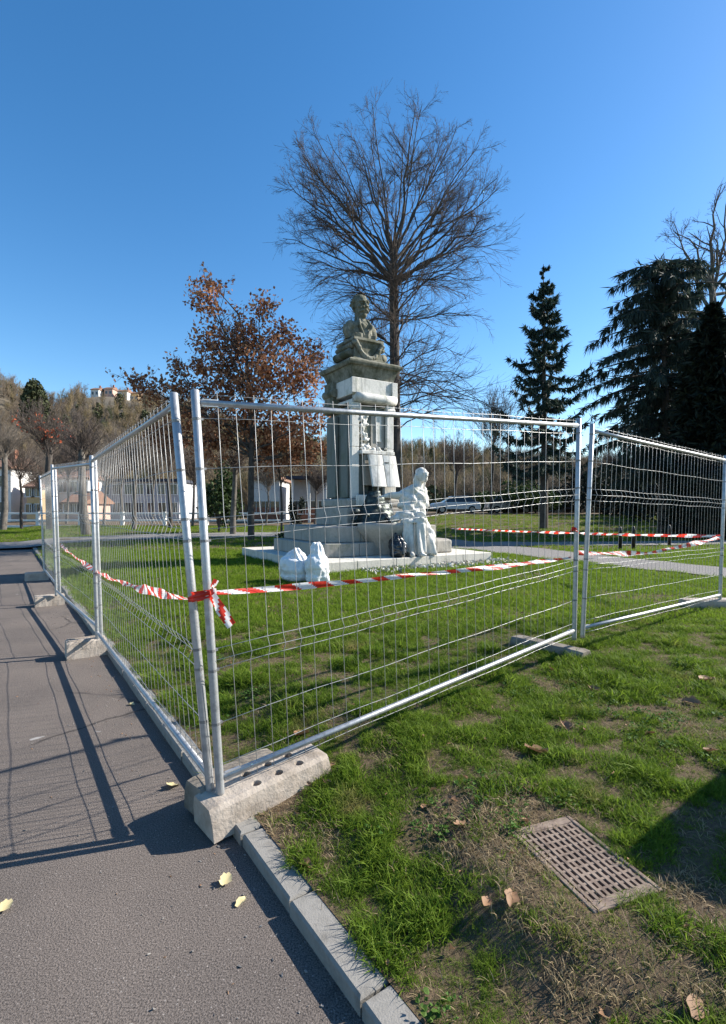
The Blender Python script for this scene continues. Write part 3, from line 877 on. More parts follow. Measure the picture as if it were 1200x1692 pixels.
# pilasters at the front edges, back pier with scroll on the left side
for x in (-.55, .55):
    for z0, z1 in ((1.864, 3.2), (3.204, 4.2)):
        m = mb(); m.box(x-.115, x+.115, -.68, -.572, z0, z1); m.build('pilaster', M['stone'], mon, bevel=.018)
    m = mb(); m.box(x-.14, x+.14, -.70, -.574, 4.204, 4.36); m.tube([(x-.13, -.68, 4.22), (x+.13, -.68, 4.22)], .07, 12); m.build('capital', M['stone'], mon, bevel=.012)
for sx in (-1, 1):
    m = mb(); m.box(min(sx*.585, sx*.66), max(sx*.585, sx*.66), -.45, -.10, 1.88, 4.25); m.build('side_pilaster', M['stone_side_shade'], mon, bevel=.02)
    m = mb(); m.box(min(sx*.585, sx*.71), max(sx*.585, sx*.71), .12, .62, 1.88, 4.10); m.build('side_pier', M['stone_side_shade'], mon, bevel=.03)
    m = mb()
    m.tube([(sx*.66, .10, 4.34), (sx*.66, .64, 4.34)], .17, 18); m.tube([(sx*.72, .08, 4.72), (sx*.72, .66, 4.72)], .12, 16)
    m.box(min(sx*.58, sx*.78), max(sx*.58, sx*.78), .14, .60, 4.3, 5.02)
    m.build('scroll_bracket', M['stone_dirty'], mon, bevel=.01)
# recess panel, frame, relief of flowers
m = mb(); m.box(-.02, .40, -.60, -.574, 3.22, 4.18); m.build('recess_panel', M['stone_grey'], mon, bevel=.008)
m = mb(); m.box(.12, .30, -.625, -.602, 3.38, 4.10); m.build('inner_panel', M['stone'], mon, bevel=.008)
m = mb(); rr = random.Random(3)
for k in range(70):
    t = rr.uniform(0, 1); zz = 3.18+t*.92
    x = -.32 + rr.gauss(0, .07) + (.2*(1-t)**2)
    r = rr.uniform(.028, .06)
    m.ball((x, -.60-rr.uniform(0, .07), zz), r, r*.8, r*rr.uniform(.6, 1.3), 8, 6)
for k in range(26):
    x = rr.uniform(-.38, .44); r = rr.uniform(.03, .06)
    m.ball((x, -.64-rr.uniform(0, .05), 3.16+rr.uniform(-.05, .07)), r, r, r*.8, 8, 6)
sculpt('flower_relief', m, M['stone'], mon, .016, 1)
m = mb(); m.box(-.42, .62, -.80, -.574, 3.02, 3.12); m.build('ledge', M['stone'], mon, bevel=.02)
# console under the ledge
m = mb(); m.loft([[Vector((x, y, z)) for x, y in ((-.30, -.575), (.44, -.575), (.44, f), (-.30, f))] for z, f in ((2.2, -.72), (2.6, -.70), (3.015, -.74))]); m.build('console', M['stone_grey'], mon, bevel=.02)
# open stone book
def page(x0, x1, hinge):
    m = mb()
    z0, z1 = 2.16, 3.0
    def pt(x, z, o):
        t = (z1-z)/(z1-z0); bow = .035*sin(pi*abs(x-hinge)/.42)
        return Vector((x, -.80-t*.22-bow-o, z))
    n_ = 6
    front = []; rings = []
    for i in range(n_+1):
        x = x0+(x1-x0)*i/n_
        rings.append([pt(x, z0, 0), pt(x, z0, .07), pt(x, z1, .07), pt(x, z1, 0)])
    m.loft(rings); m.build('book_page', M['stone'], mon, bevel=.008)
page(-.26, .155, .165); page(.175, .59, .165)
m = mb(); m.obox((.165, -.93, 2.58), (.42, 0, 0), (0, .018, 0), (0, .11, .42)); m.build('book_cover', M['stone_grey'], mon, bevel=.01)
m = mb(); m.obox((.25, -.955, 2.80), (.07, 0, 0), (0, .006, 0), (0, .003, .012)); m.build('engraved_bar', M['hole'], mon)
# light block under the book, dark spout niche
m = mb(); m.box(.22, .60, -.88, -.575, 1.868, 2.2); m.build('side_block', M['stone'], mon, bevel=.03)
m = mb(); m.box(-.10, .20, -.80, -.575, 1.868, 2.19); m.build('spout_niche', M['bronze'], mon, bevel=.03)
# dark bronze tiers and figures in the fountain
m = mb(); rr = random.Random(12)
for k, (zz, r) in enumerate(((1.15, .60), (1.35, .50), (1.52, .40), (1.70, .30), (1.86, .20))):
    m.lathe((-.12, -.98+.02*k, 0), [(r, zz), (r*.97, zz+.08), (r*.85, zz+.2)], 20)
for k in range(34):
    a = rr.uniform(pi, 2*pi); q = rr.uniform(.2, .7)
    m.ball((-.12+q*cos(a)*1.1, -.98+q*sin(a)*.8, 1.2+rr.uniform(0, .75)*(1-q)), rr.uniform(.06, .13), None, rr.uniform(.05, .12), 8, 6)
sculpt('fountain_rockwork', m, M['bronze'], mon, .03, 2, .03, 5)
# half-round basin
def arc_ring(r, z, n=28): return [Vector((.12+r*cos(pi+pi*k/(n-1)), -1.37+r*sin(pi+pi*k/(n-1))*.82, z)) for k in range(n)]
m = mb(); prof = [(.60, .46), (.66, .62), (.84, .86), (1.0, 1.06), (1.03, 1.19), (.99, 1.25), (.90, 1.24), (.84, 1.08), (.5, .98)]
rings = [arc_ring(r, z) for r, z in prof]
n_ = 28; vs = [p_ for r in rings for p_ in r]; fs = []
for k in range(len(rings)-1):
    for i in range(n_-1): fs.append((k*n_+i, k*n_+i+1, (k+1)*n_+i+1, (k+1)*n_+i))
m.add(vs, fs); m.build('fountain_basin', M['stone_grey'], mon, None, True)
# entablature
m = mb(); m.box(-.64, .64, -.66, .64, 4.37, 4.45); m.build('architrave', M['stone'], mon, bevel=.015)
m = mb(); m.tube([(-.60, -.72, 4.50), (-.3, -.73, 4.49), (.3, -.73, 4.49), (.68, -.72, 4.50)], .125, 18); m.build('roll_moulding', M['stone'], mon, smooth=True)
m = mb(); m.box(-.66, .66, -.74, .66, 4.56, 5.0); m.build('frieze', M['stone'], mon, bevel=.02)
for x in (-.63, .63):
    m = mb(); m.box(x-.09, x+.09, -.79, -.742, 4.58, 4.98); m.build('frieze_block', M['stone'], mon, bevel=.012)
def sq(h, z, f=0.0): return [Vector((-h, -h-f, z)), Vector((h, -h-f, z)), Vector((h, h, z)), Vector((-h, h, z))]
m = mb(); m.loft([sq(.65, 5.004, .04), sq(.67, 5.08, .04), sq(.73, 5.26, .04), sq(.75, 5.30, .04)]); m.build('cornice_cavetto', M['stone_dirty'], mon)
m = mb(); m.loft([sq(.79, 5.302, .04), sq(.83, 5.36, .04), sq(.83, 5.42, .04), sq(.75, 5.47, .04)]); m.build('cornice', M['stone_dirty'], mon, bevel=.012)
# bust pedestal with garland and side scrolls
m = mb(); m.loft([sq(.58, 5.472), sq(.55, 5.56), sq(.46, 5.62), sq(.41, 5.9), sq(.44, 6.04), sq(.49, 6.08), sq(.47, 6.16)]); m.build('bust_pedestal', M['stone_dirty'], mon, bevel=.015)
for sx in (-1, 1):
    m = mb(); m.tube([(sx*.54, -.38, 5.72), (sx*.54, .36, 5.72)], .115, 16); m.tube([(sx*.49, -.40, 5.93), (sx*.49, .38, 5.93)], .075, 12); m.build('pedestal_scroll', M['stone_dirty'], mon, smooth=True)
m = mb(); rr = random.Random(8)
for k in range(40):
    t = k/39; x = -.41+.82*t; zz = 6.02-.42*(1-(2*t-1)**2)
    m.ball((x, -.475+rr.uniform(-.02, .02), zz), .05+.03*(1-(2*t-1)**2), None, None, 8, 6)
m.ball((-.42, -.45, 6.0), .09); m.ball((.42, -.45, 6.0), .09)
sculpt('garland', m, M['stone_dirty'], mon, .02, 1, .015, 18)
# bust
m = mb()
m.ball((0, -.02, 6.38), .35, .28, .32); m.ball((0, -.05, 6.56), .34, .25, .20)
m.ball((-.31, .0, 6.56), .15, .19, .17); m.ball((.31, .0, 6.56), .15, .19, .17)
m.tube([(-.37, 0, 6.58), (-.40, -.02, 6.40), (-.36, -.02, 6.24)], [.13, .125, .10], 12)
m.tube([(.37, 0, 6.58), (.40, -.02, 6.40), (.36, -.02, 6.24)], [.13, .125, .10], 12)
m.loft([sq(.26, 6.14), sq(.31, 6.2), sq(.34, 6.32)])
m.tube([(0, .03, 6.62), (0, .0, 6.80), (0, -.01, 6.95)], [.18, .145, .15], 14)
HB = Vector((0, -.02, 7.14))
m.ball(HB+Vector((0, .02, .08)), .225, .27, .27)
m.ball(HB+Vector((0, -.07, -.12)), .175, .19, .20)
m.ball(HB+Vector((0, -.15, -.27)), .11, .11, .09)
m.tube([HB+Vector((0, -.262, .05)), HB+Vector((0, -.345, -.085)), HB+Vector((0, -.26, -.105))], [.026, .052, .036], 10)
m.tube([HB+Vector((-.16, -.20, .085)), HB+Vector((-.07, -.262, .098)), HB+Vector((0, -.258, .085)), HB+Vector((.07, -.262, .098)), HB+Vector((.16, -.20, .085))], [.028, .036, .03, .036, .028], 8)
for sx in (-1, 1):
    m.ball(HB+Vector((sx*.088, -.222, .03)), .034, .03, .022, 10, 7)
    m.ball(HB+Vector((sx*.13, -.17, -.06)), .06, .06, .05, 10, 7)
    m.ball(HB+Vector((sx*.228, .03, -.01)), .026, .055, .085, 10, 7)
    m.tube([HB+Vector((sx*.015, -.275, -.15)), HB+Vector((sx*.08, -.265, -.165)), HB+Vector((sx*.14, -.21, -.20))], [.032, .034, .016], 8)
m.tube([HB+Vector((-.06, -.245, -.205)), HB+Vector((.06, -.245, -.205))], .022, 8)
for k in range(46):
    a = random.uniform(-.12*pi, 1.12*pi); e = random.uniform(-.1, 1.35)
    m.ball(HB+Vector((.225*cos(a)*cos(e)*1.02, .03+.275*sin(a)*cos(e), .08+.275*sin(e))), .045, None, .03, 8, 6)
for sx in (-1, 1):
    m.tube([(sx*.13, -.17, 6.76), (sx*.19, -.315, 6.55), (sx*.04, -.32, 6.26)], [.04, .045, .028], 8)
m.tube([(-.15, -.10, 6.76), (0, -.18, 6.72), (.15, -.10, 6.76)], .05, 8)
m.tube([(-.06, -.20, 6.70), (0, -.23, 6.66), (.06, -.20, 6.70)], .04, 8)
def bust_fold(x, y, z): return np.where(z < 6.6, .012*np.sin(x*26+z*9), 0)
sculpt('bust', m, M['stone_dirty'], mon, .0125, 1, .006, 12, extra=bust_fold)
# seated mourning figure on a rock seat, one continuous body
def L(u, v, z): return (u, -v, z)
m = mb(); m.box(.22, .95, -2.0, -1.64, .46, 1.02); m.ball(L(.55, 1.80, .8), .38, .28, .42)
m.box(.85, 1.60, -2.0, -1.64, .46, .80)
sculpt('seat_rock', m, M['stone_grey'], mon, .035, 1, .02, 4)
_L = L
def L(u, v, z): return _L(.70+(u-.90)*.86-.02-.34*min(1, max(0, (2.15-z)/1.0)), v, z)
m = mb()
pel = L(.95, 1.90, 1.32)
m.ball(pel, .29, .27, .26)
m.tube([pel, L(.90, 1.90, 1.62), L(.82, 1.87, 1.92), L(.80, 1.86, 2.08)], [.25, .235, .265, .19], 16)
shl, shr = L(.60, 1.95, 2.07), L(1.02, 1.80, 2.06)
m.ball(shl, .125); m.ball(shr, .125)
m.tube([L(.80, 1.87, 2.1), L(.81, 1.90, 2.22), L(.82, 1.93, 2.30)], [.12, .085, .085], 12)
hd_ = Vector(L(.84, 1.96, 2.43))
m.ball(hd_, .145, .165, .185); m.ball(hd_+Vector((.02, .05, .05)), .15, .15, .15)
m.ball(hd_+Vector((.0, -.09, -.10)), .085, .09, .09); m.tube([hd_+Vector((0, -.165, .03)), hd_+Vector((0, -.205, -.03)), hd_+Vector((0, -.16, -.05))], [.018, .03, .02], 8)
m.tube([hd_+Vector((-.09, -.13, .045)), hd_+Vector((0, -.165, .05)), hd_+Vector((.09, -.13, .045))], .022, 8)
for s_ in (-1, 1): m.ball(hd_+Vector((s_*.055, -.14, .015)), .022, .02, .016, 8, 6)
m.ball(hd_+Vector((0, .15, .09)), .09)                                              # hair knot
m.tube([hd_+Vector((-.12, .03, .02)), hd_+Vector((-.11, .1, -.12)), L(.72, 1.86, 2.13)], [.07, .07, .09], 10)   # veil
m.tube([hd_+Vector((.12, .03, .02)), hd_+Vector((.12, .1, -.12)), L(.95, 1.82, 2.12)], [.07, .07, .09], 10)
# arm stretched towards the middle of the fountain, with a hand
el = L(.30, 1.78, 1.93); ha = L(-.02, 1.50, 1.90)
m.tube([shl, el], [.145, .11], 12); m.tube([el, ha], [.11, .055], 12)
m.tube([L(.55, 1.92, 2.02), L(.40, 1.84, 1.80), L(.34, 1.84, 1.62)], [.15, .12, .06], 10); m.tube([L(.62, 1.95, 1.9), L(.55, 1.98, 1.6), L(.5, 2.0, 1.4)], [.16, .14, .12], 10)
hp = Vector(ha); fd = (Vector(ha)-Vector(el)).normalized(); sdv = Vector((-fd.y, fd.x, 0)).normalized()
m.ball(hp+fd*.05, .055, .055, .035)
for k, (o_, l_) in enumerate(((-.04, .10), (-.014, .125), (.013, .12), (.038, .095))):
    m.tube([hp+fd*.07+sdv*o_, hp+fd*(.07+l_*.55)+sdv*o_*1.1+Vector((0, 0, -.008)), hp+fd*(.07+l_)+sdv*o_*1.15+Vector((0, 0, -.035))], [.017, .016, .011], 8)
m.tube([hp+fd*.03+sdv*.045, hp+fd*.08+sdv*.085+Vector((0, 0, -.01)), hp+fd*.115+sdv*.09+Vector((0, 0, -.02))], [.018, .017, .012], 8)
m.tube([shl, L(.45, 1.87, 1.86), L(.42, 1.87, 1.72)], [.14, .10, .05], 10)           # sleeve
# other arm down to the lap
er = L(1.13, 2.0, 1.70); hr = L(.62, 2.12, 1.50)
m.tube([shr, er], [.125, .09], 12); m.tube([er, hr], [.09, .055], 12)
hp = Vector(hr); fd = (hp-Vector(er)).normalized(); sdv = Vector((-fd.y, fd.x, 0)).normalized()
m.ball(hp+fd*.05, .055, .055, .035)
for k, (o_, l_) in enumerate(((-.04, .10), (-.014, .125), (.013, .12), (.038, .095))):
    m.tube([hp+fd*.07+sdv*o_, hp+fd*(.07+l_*.55)+sdv*o_*1.1+Vector((0, 0, -.02)), hp+fd*(.07+l_*.9)+sdv*o_*1.1+Vector((0, 0, -.06))], [.017, .016, .011], 8)
m.tube([hp+fd*.02+sdv*-.045, hp+fd*.07+sdv*-.08, hp+fd*.1+sdv*-.085+Vector((0, 0, -.02))], [.018, .017, .012], 8)
# legs under drapery
k1, k2 = L(.50, 2.12, 1.34), L(.78, 2.28, 1.36); f1, f2 = L(.50, 2.30, .54), L(.80, 2.42, .54)
m.tube([L(.86, 1.9, 1.30), k1], [.22, .155], 14); m.tube([L(1.05, 1.9, 1.30), k2], [.22, .155], 14)
m.tube([k1, L(.50, 2.2, .95), f1], [.15, .125, .10], 12); m.tube([k2, L(.80, 2.32, .95), f2], [.15, .125, .10], 12)
m.ball(Vector(f1)+Vector((-.03, -.10, -.04)), .065, .13, .05); m.ball(Vector(f2)+Vector((-.02, -.10, -.04)), .065, .13, .05)
m.loft([[Vector(L(c_[0], c_[1], z_)) for c_ in ((.36, 2.02), (.40, 2.24), (.72, 2.40), (1.0, 2.36), (1.16, 2.1), (1.05, 1.8), (.6, 1.78))] for z_ in (1.26, 1.34)])
m.loft([[Vector(L(.80+(c_[0]-.74)*q*.66, 2.1+(c_[1]-2.1)*q, z_)) for c_ in ((.34, 2.0), (.38, 2.26), (.70, 2.44), (1.02, 2.40), (1.2, 2.1), (1.1, 1.8), (.6, 1.78))] for z_, q in ((.465, 1.06), (.8, .92), (1.2, .95))])
m.tube([L(1.0, 1.72, 1.5), L(1.2, 2.0, 1.25), L(1.2, 2.3, .9), L(1.14, 2.4, .48)], [.10, .13, .13, .14], 10)
m.tube([L(.62, 2.1, 1.45), L(.30, 1.95, 1.42), L(.12, 1.92, 1.30)], [.10, .11, .07], 10)   # cloth over the basin edge
def fold(x, y, z):
    low_ = .030*np.sin(np.arctan2(y+2.1, x-.28)*13+z*1.5)*np.minimum(1, (1.3-z)*3)
    return np.where(z < 1.25, low_, np.where(z < 2.05, .014*np.sin(x*20+z*22+y*9), 0))
sculpt('seated_figure', m, M['stone'], mon, .015, 1, .005, 12, extra=fold)
L = _L

print('T', round(time.time()-_T0, 1))
# bags and rubble ------------------------------------------------------------
def bag(name, label, base, sx, sy, sz, mat, seed, peaks, disp=.05):
    rr = random.Random(seed)
    root = thing(name, label, 'bag', tuple(base), rr.uniform(0, 3), 'full sacks left beside the monument')
    m = MB()
    m.ball((0, 0, sz*.42), sx, sy, sz*.46); m.ball((0, 0, sz*.2), sx*.98, sy*.98, sz*.24)
    m.ball((0, 0, sz*.6), sx*.8, sy*.8, sz*.35)
    for (x, y, h, r) in peaks:
        m.tube([(x*.5*sx, y*.5*sy, sz*.6), (x*.8*sx, y*.8*sy, sz*.85), (x*sx, y*sy, sz*h)], [r*1.6, r, r*.45], 8)
    def crease(x, y, z):
        p_ = np.stack([x, y, z], 1)
        n1_ = vnoise3(p_*4, 2, seed); an = np.arctan2(y, x)
        return .035*n1_ + .014*np.clip(z/sz-.15, 0, 1)*np.sin(an*9+n1_*5) + .014*np.abs(vnoise3(p_*11, 1, seed+1)) - .06*np.exp(-((z/sz-.80)/.07)**2)*sx*1.2
    sculpt('sack', m, M[mat], root, .012, 8, disp*.4, 6, extra=crease)
    return root
b0 = gp(489, 962, .2)
bag('rubble_bag', 'bulging white builders bag at the foot of the monument, the wider one', b0, .32, .27, .62, 'bag_white', 2, [(-.1, .1, 1.02, .12), (.35, -.2, .95, .13)])
b1 = gp(524, 965, .2)
bag('rubble_bag', 'taller pointed white builders bag beside the wider white bag', b1, .24, .23, .72, 'bag_white', 9, [(-.1, 0, 1.06, .13), (.15, .2, .92, .11)])
lw = lambda u, v, z: Vector((MC.x+u*cos(TH)+v*sin(TH), MC.y+u*sin(TH)-v*cos(TH), z))
b2 = lw(-.30, 2.18, .455)
bag('dark_sack', 'crumpled black plastic sack on the stone base near the statue feet', b2, .30, .2, .50, 'bag_dark', 5, [(-.3, 0, 1.0, .08), (.4, .1, .8, .08), (0, .2, 1.1, .07)], .09)
# strip of white rubble before the slab
V, F = [], []; rr = np.random.default_rng(4)
m = MB()
for k in range(520):
    u = rr.uniform(-1.6, 2.8); v = 2.54+abs(rr.normal())*.30; q = lw(u, v, 0); r = rr.uniform(.012, .04)
    m.cur = int(rr.integers(0, 4))
    a, bb, cc = (Vector(rr.normal(size=3)).normalized() for _ in range(3))
    m.obox((q.x, q.y, hz(q.x, q.y)+.03), a*r, bb*r*.8, Vector((0, 0, r*.6)))
o = m.build('rubble', [M['stone'], M['slab'], M['concrete'], M['stone']], None, None, kind='stuff')

# drain grate ----------------------------------------------------------------
g00, g10, g01, g11 = gp(855, 1390, .19), gp(930, 1335, .19), gp(1003, 1500, .19), gp(1070, 1470, .19)
ctr = (g00+g10+g01+g11)/4
ld = ((g01-g00)+(g11-g10)).normalized(); gang = math.atan2(ld.y, ld.x)
gL, gW = .49, .325
gz = float(GC[2])+.005
print('grate', ctr)
grate = thing('drain_grate', 'rusty brown iron drain grate set into the lawn', 'drain grate', (ctr.x, ctr.y, gz), gang)
m = MB(); m.box(-gL/2, gL/2, -gW/2, gW/2, -.20, -.12); m.build('pit', M['hole'], grate)
for x0, x1, y0, y1 in ((-gL/2, gL/2, -gW/2, -gW/2+.02), (-gL/2, gL/2, gW/2-.02, gW/2), (-gL/2, -gL/2+.045, -gW/2+.021, gW/2-.021), (gL/2-.045, gL/2, -gW/2+.021, gW/2-.021)):
    m = MB(); m.box(x0, x1, y0, y1, -.055, .0); m.build('frame_bar', M['iron'], grate, bevel=.005)
nb = 10
for i in range(nb):
    y = -gW/2+.021+(gW-.042)*(i+.5)/nb
    m = MB(); m.box(-gL/2+.046, gL/2-.046, y-.0070, y+.0070, -.05, -.003+random.uniform(-.002, .001)); m.build('bar', M['iron'], grate)
for i in range(11):
    x = -gL/2+.046+(gL-.092)*i/10
    for s_ in (0,):
        m = MB(); m.box(x-.0055, x+.0055, -gW/2+.021, gW/2-.021, -.052, -.0045); m.build('cross_bar', M['iron'], grate)

print('T', round(time.time()-_T0, 1))
# ================================================================== TREES
def tree_from(name, label, base, levels, mats, cat='tree', group=None, leafset=None, trunk_pl=None, limbs=None):
    root = thing(name, label, cat, tuple(base), 0, group)
    V, F = tubes(trunk_pl[0][None], trunk_pl[1][None], 12)
    mesh_np('trunk', V, F, mats[0], root, None, True, base)
    if limbs is not None:
        for P, Rr in limbs:
            V, F = tubes(P[None], Rr[None], 7); mesh_np('limb', V, F, mats[0], root, None, True, base)
    if levels:
        V, F = merge([tubes(P, Rr, n) for P, Rr, n in levels]); mesh_np('crown', V, F, mats[1], root, 'stuff', False, base)
    if leafset is not None:
        V, F = leafset[0]; mesh_np(leafset[2], V, F, leafset[1], root, 'stuff', False, base)
    return root
# the big bare tree behind the monument
rng = np.random.default_rng(21)
BY = 25.0
def pw(x, y, Y): return np.array(px(x, y, Y))
bb = pw(652, 896, BY); bb[2] = hz(bb[0], bb[1])-.1
tr = np.array([bb, pw(652, 780, BY), pw(653, 660, BY), pw(652, 560, BY), pw(651, 490, BY), pw(650, 440, BY), pw(652, 410, BY), pw(653, 385, BY), pw(654, 360, BY), pw(655, 335, BY)])
trr = np.array([.34, .29, .25, .23, .21, .19, .10, .06, .035, .015])
limbs = []
C0 = pw(646, 352, BY)
NL = 42
for k in range(NL):
    ph = R(-24+228*((k*11) % NL+.5)/NL) + rng.uniform(-.05, .05)      # fan angle, stratified
    dy = (((k*0.618) % 1)*2-1)*.72
    rr_ = sqrt(1-dy*dy)*rng.uniform(.93, 1.02)
    inner = .78 if k % 5 == 0 else 1
    tgt = C0 + np.array([5.45*cos(ph)*rr_, 4.4*dy, 4.45*sin(ph)*rr_])*inner
    sn = max(0, sin(ph))
    st = pw(651+rng.uniform(-1, 1), 468-62*sn*rng.uniform(.3, 1), BY)
    dv = tgt-st
    side = abs(cos(ph))
    mid = st + dv*np.array([.5, .5, .5]) + np.array([dv[0]*.04, dv[1]*.04, -.10*np.hypot(dv[0], dv[1])*(1-side)+.07*np.hypot(dv[0], dv[1])*side])
    q = bez(st, mid, tgt, 9, .08, rng)
    limbs.append((q, np.linspace(rng.choice([.045, .055, .08]), .012, 9)))
LP = np.array([l[0] for l in limbs]); LR = np.array([l[1] for l in limbs])
P2, R2 = kids(LP, LR, 11, .40, .98, .35, .90, .28, .44, 6, .01, .008, rng, shrink=.50, jit=.11)
P3, R3 = kids(P2, R2, 9, .15, 1, .3, .85, .30, .52, 4, .0, .0052, rng, shrink=.4, jit=.1)
P4, R4 = kids(P3, R3, 5, .2, 1, .3, .9, .4, .7, 3, .01, .004, rng, shrink=.35, jit=.1)
def inside(P, Rr):
    e = (P[:, -1]-C0)/np.array([5.95, 5.6, 5.05]); k = (e**2).sum(1) < 1.0+rng.uniform(-.06, .06, len(P))
    return P[k], Rr[k]
P3, R3 = inside(P3, R3); P4, R4 = inside(P4, R4)
# epicormic shoots from the lower trunk, arching outward
low = []
for k in range(84):
    yy_ = rng.uniform(465, 720); a = rng.uniform(0, 2*pi)
    st = pw(652, yy_, BY); ln = rng.uniform(2.6, 5.4)*(1.0 if cos(a) > -.2 else .8)
    up_ = rng.uniform(-.1, .55)*ln
    tgt = st + np.array([cos(a)*ln, sin(a)*ln, up_*.5-(.9 if yy_ > 560 else 0)*rng.uniform(0, 1.3)])
    mid = st + np.array([cos(a)*ln*.5, sin(a)*ln*.5, up_*.8+.35])
    low.append(bez(st, mid, tgt, 9, .05, rng))
low = np.array(low); lowr = np.linspace(1, .25, 9)[None]*rng.uniform(.025, .05, len(low))[:, None]
Q2, S2 = kids(low, lowr, 14, .15, 1, .3, .85, .3, .6, 5, .03, .009, rng, shrink=.45, jit=.12)
Q3, S3 = kids(Q2, S2, 7, .15, 1, .3, .8, .35, .65, 3, .02, .006, rng, jit=.12)
for j in range(14): limbs.append((low[j], lowr[j]))
tree_from('bare_tree', 'tall bare tree with a fan shaped crown standing behind the monument', bb,
          [(P2, R2, 4), (P3, R3, 3), (P4, R4, 3), (low[14:], lowr[14:], 5), (Q2, S2, 3), (Q3, S3, 3)], [M['bark'], M['twig']], trunk_pl=(tr, trr), limbs=limbs)

# oak still holding its brown leaves
rng = np.random.default_rng(33)
OY = 22.0
ob = pw(415, 886, OY); ob[2] = hz(ob[0], ob[1])-.1
tr = np.array([ob, pw(415, 800, OY), pw(416, 740, OY), pw(414, 660, OY), pw(408, 590, OY), pw(395, 520, OY), pw(360, 480, OY)])
trr = np.array([.15, .125, .11, .085, .06, .035, .012])
blobs = [(345, 470, 12), (355, 510, 30), (345, 560, 36), (440, 520, 22), (415, 560, 38), (470, 565, 36), (510, 570, 26), (390, 620, 48), (450, 630, 50), (505, 640, 40), (340, 650, 42), (400, 690, 50), (470, 700, 50), (520, 700, 30),
         (300, 700, 40), (270, 655, 24), (240, 640, 12), (300, 640, 18), (350, 730, 42), (430, 745, 40), (490, 745, 36), (270, 720, 26), (530, 740, 16), (325, 600, 22), (300, 612, 10), (375, 545, 32)]
limbs = []; lc = []
for (bx, by, br) in blobs:
    c_ = pw(bx, by, OY) + np.array([0, rng.uniform(-1.3, 1.3), 0])
    s0 = rng.uniform(690, 765) if by > 600 else rng.uniform(600, 700)
    st = pw(415, s0, OY)
    q = bez(st, st*.5+c_*.5+np.array([0, 0, -.15]), c_, 7, .06, rng)
    limbs.append((q, np.linspace(.05, .014, 7)))
    lc.append((c_, br/850*OY))
LP = np.array([l[0] for l in limbs]); LR = np.array([l[1] for l in limbs])
P2, R2 = kids(LP, LR, 9, .35, 1, .4, 1.1, .3, .5, 5, .05, .011, rng, jit=.15)
P3, R3 = kids(P2, R2, 7, .2, 1, .4, 1.1, .4, .7, 3, .03, .006, rng, jit=.15)
lp = []
tips = P3[:, 1:].reshape(-1, 3)
lp.append(np.repeat(tips, 2, 0) + rng.normal(size=(len(tips)*2, 3))*.12)
for c_, r_ in lc:
    n_ = int(900*(r_/1.0)**2)+90
    d_ = nrm(rng.normal(size=(n_, 3)))*(rng.uniform(0, 1, (n_, 1))**.45)*r_
    # clump the leaves on short sprigs
    cl_ = d_[rng.integers(0, max(2, n_//7), n_)] + rng.normal(size=(n_, 3))*.13
    lp.append(c_+cl_)
LPts = np.concatenate(lp)
LPts = LPts[rng.uniform(size=len(LPts)) < .60]
tree_from('oak_tree', 'small oak with rusty brown dead leaves left of the monument', ob, [(P2, R2, 4), (P3, R3, 3)], [M['bark'], M['twig']], trunk_pl=(tr, trr), limbs=limbs,
          leafset=(leaves(LPts, .17, rng, asp=.65, droop=.4), M['oak_leaf'], 'leaves'))
print('oak leaves', len(LPts))

# small young tree with a few brown leaves
rng = np.random.default_rng(35)
yb = pw(465, 878, 24.5); yb[2] = hz(yb[0], yb[1])-.05
tr = np.array([yb, pw(466, 840, 24.5), pw(464, 800, 24.5), pw(461, 770, 24.5), pw(460, 740, 24.5)]); trr = np.array([.06, .05, .04, .03, .012])
P1, R1 = kids(tr[None], trr[None], 14, .45, 1, .4, .9, .25, .45, 5, .08, .01, rng)
P2, R2 = kids(P1, R1, 6, .2, 1, .3, .9, .4, .7, 3, .05, .006, rng)
q = P2[:, 1:].reshape(-1, 3); q = np.repeat(q, 3, 0)+rng.normal(size=(len(q)*3, 3))*.1
tree_from('young_tree', 'slender young tree with thin dark stem and a few brown leaves', yb, [(P1, R1, 4), (P2, R2, 3)], [M['bark'], M['twig']], trunk_pl=(tr, trr), leafset=(leaves(q, .13, rng), M['oak_leaf'], 'leaves'))

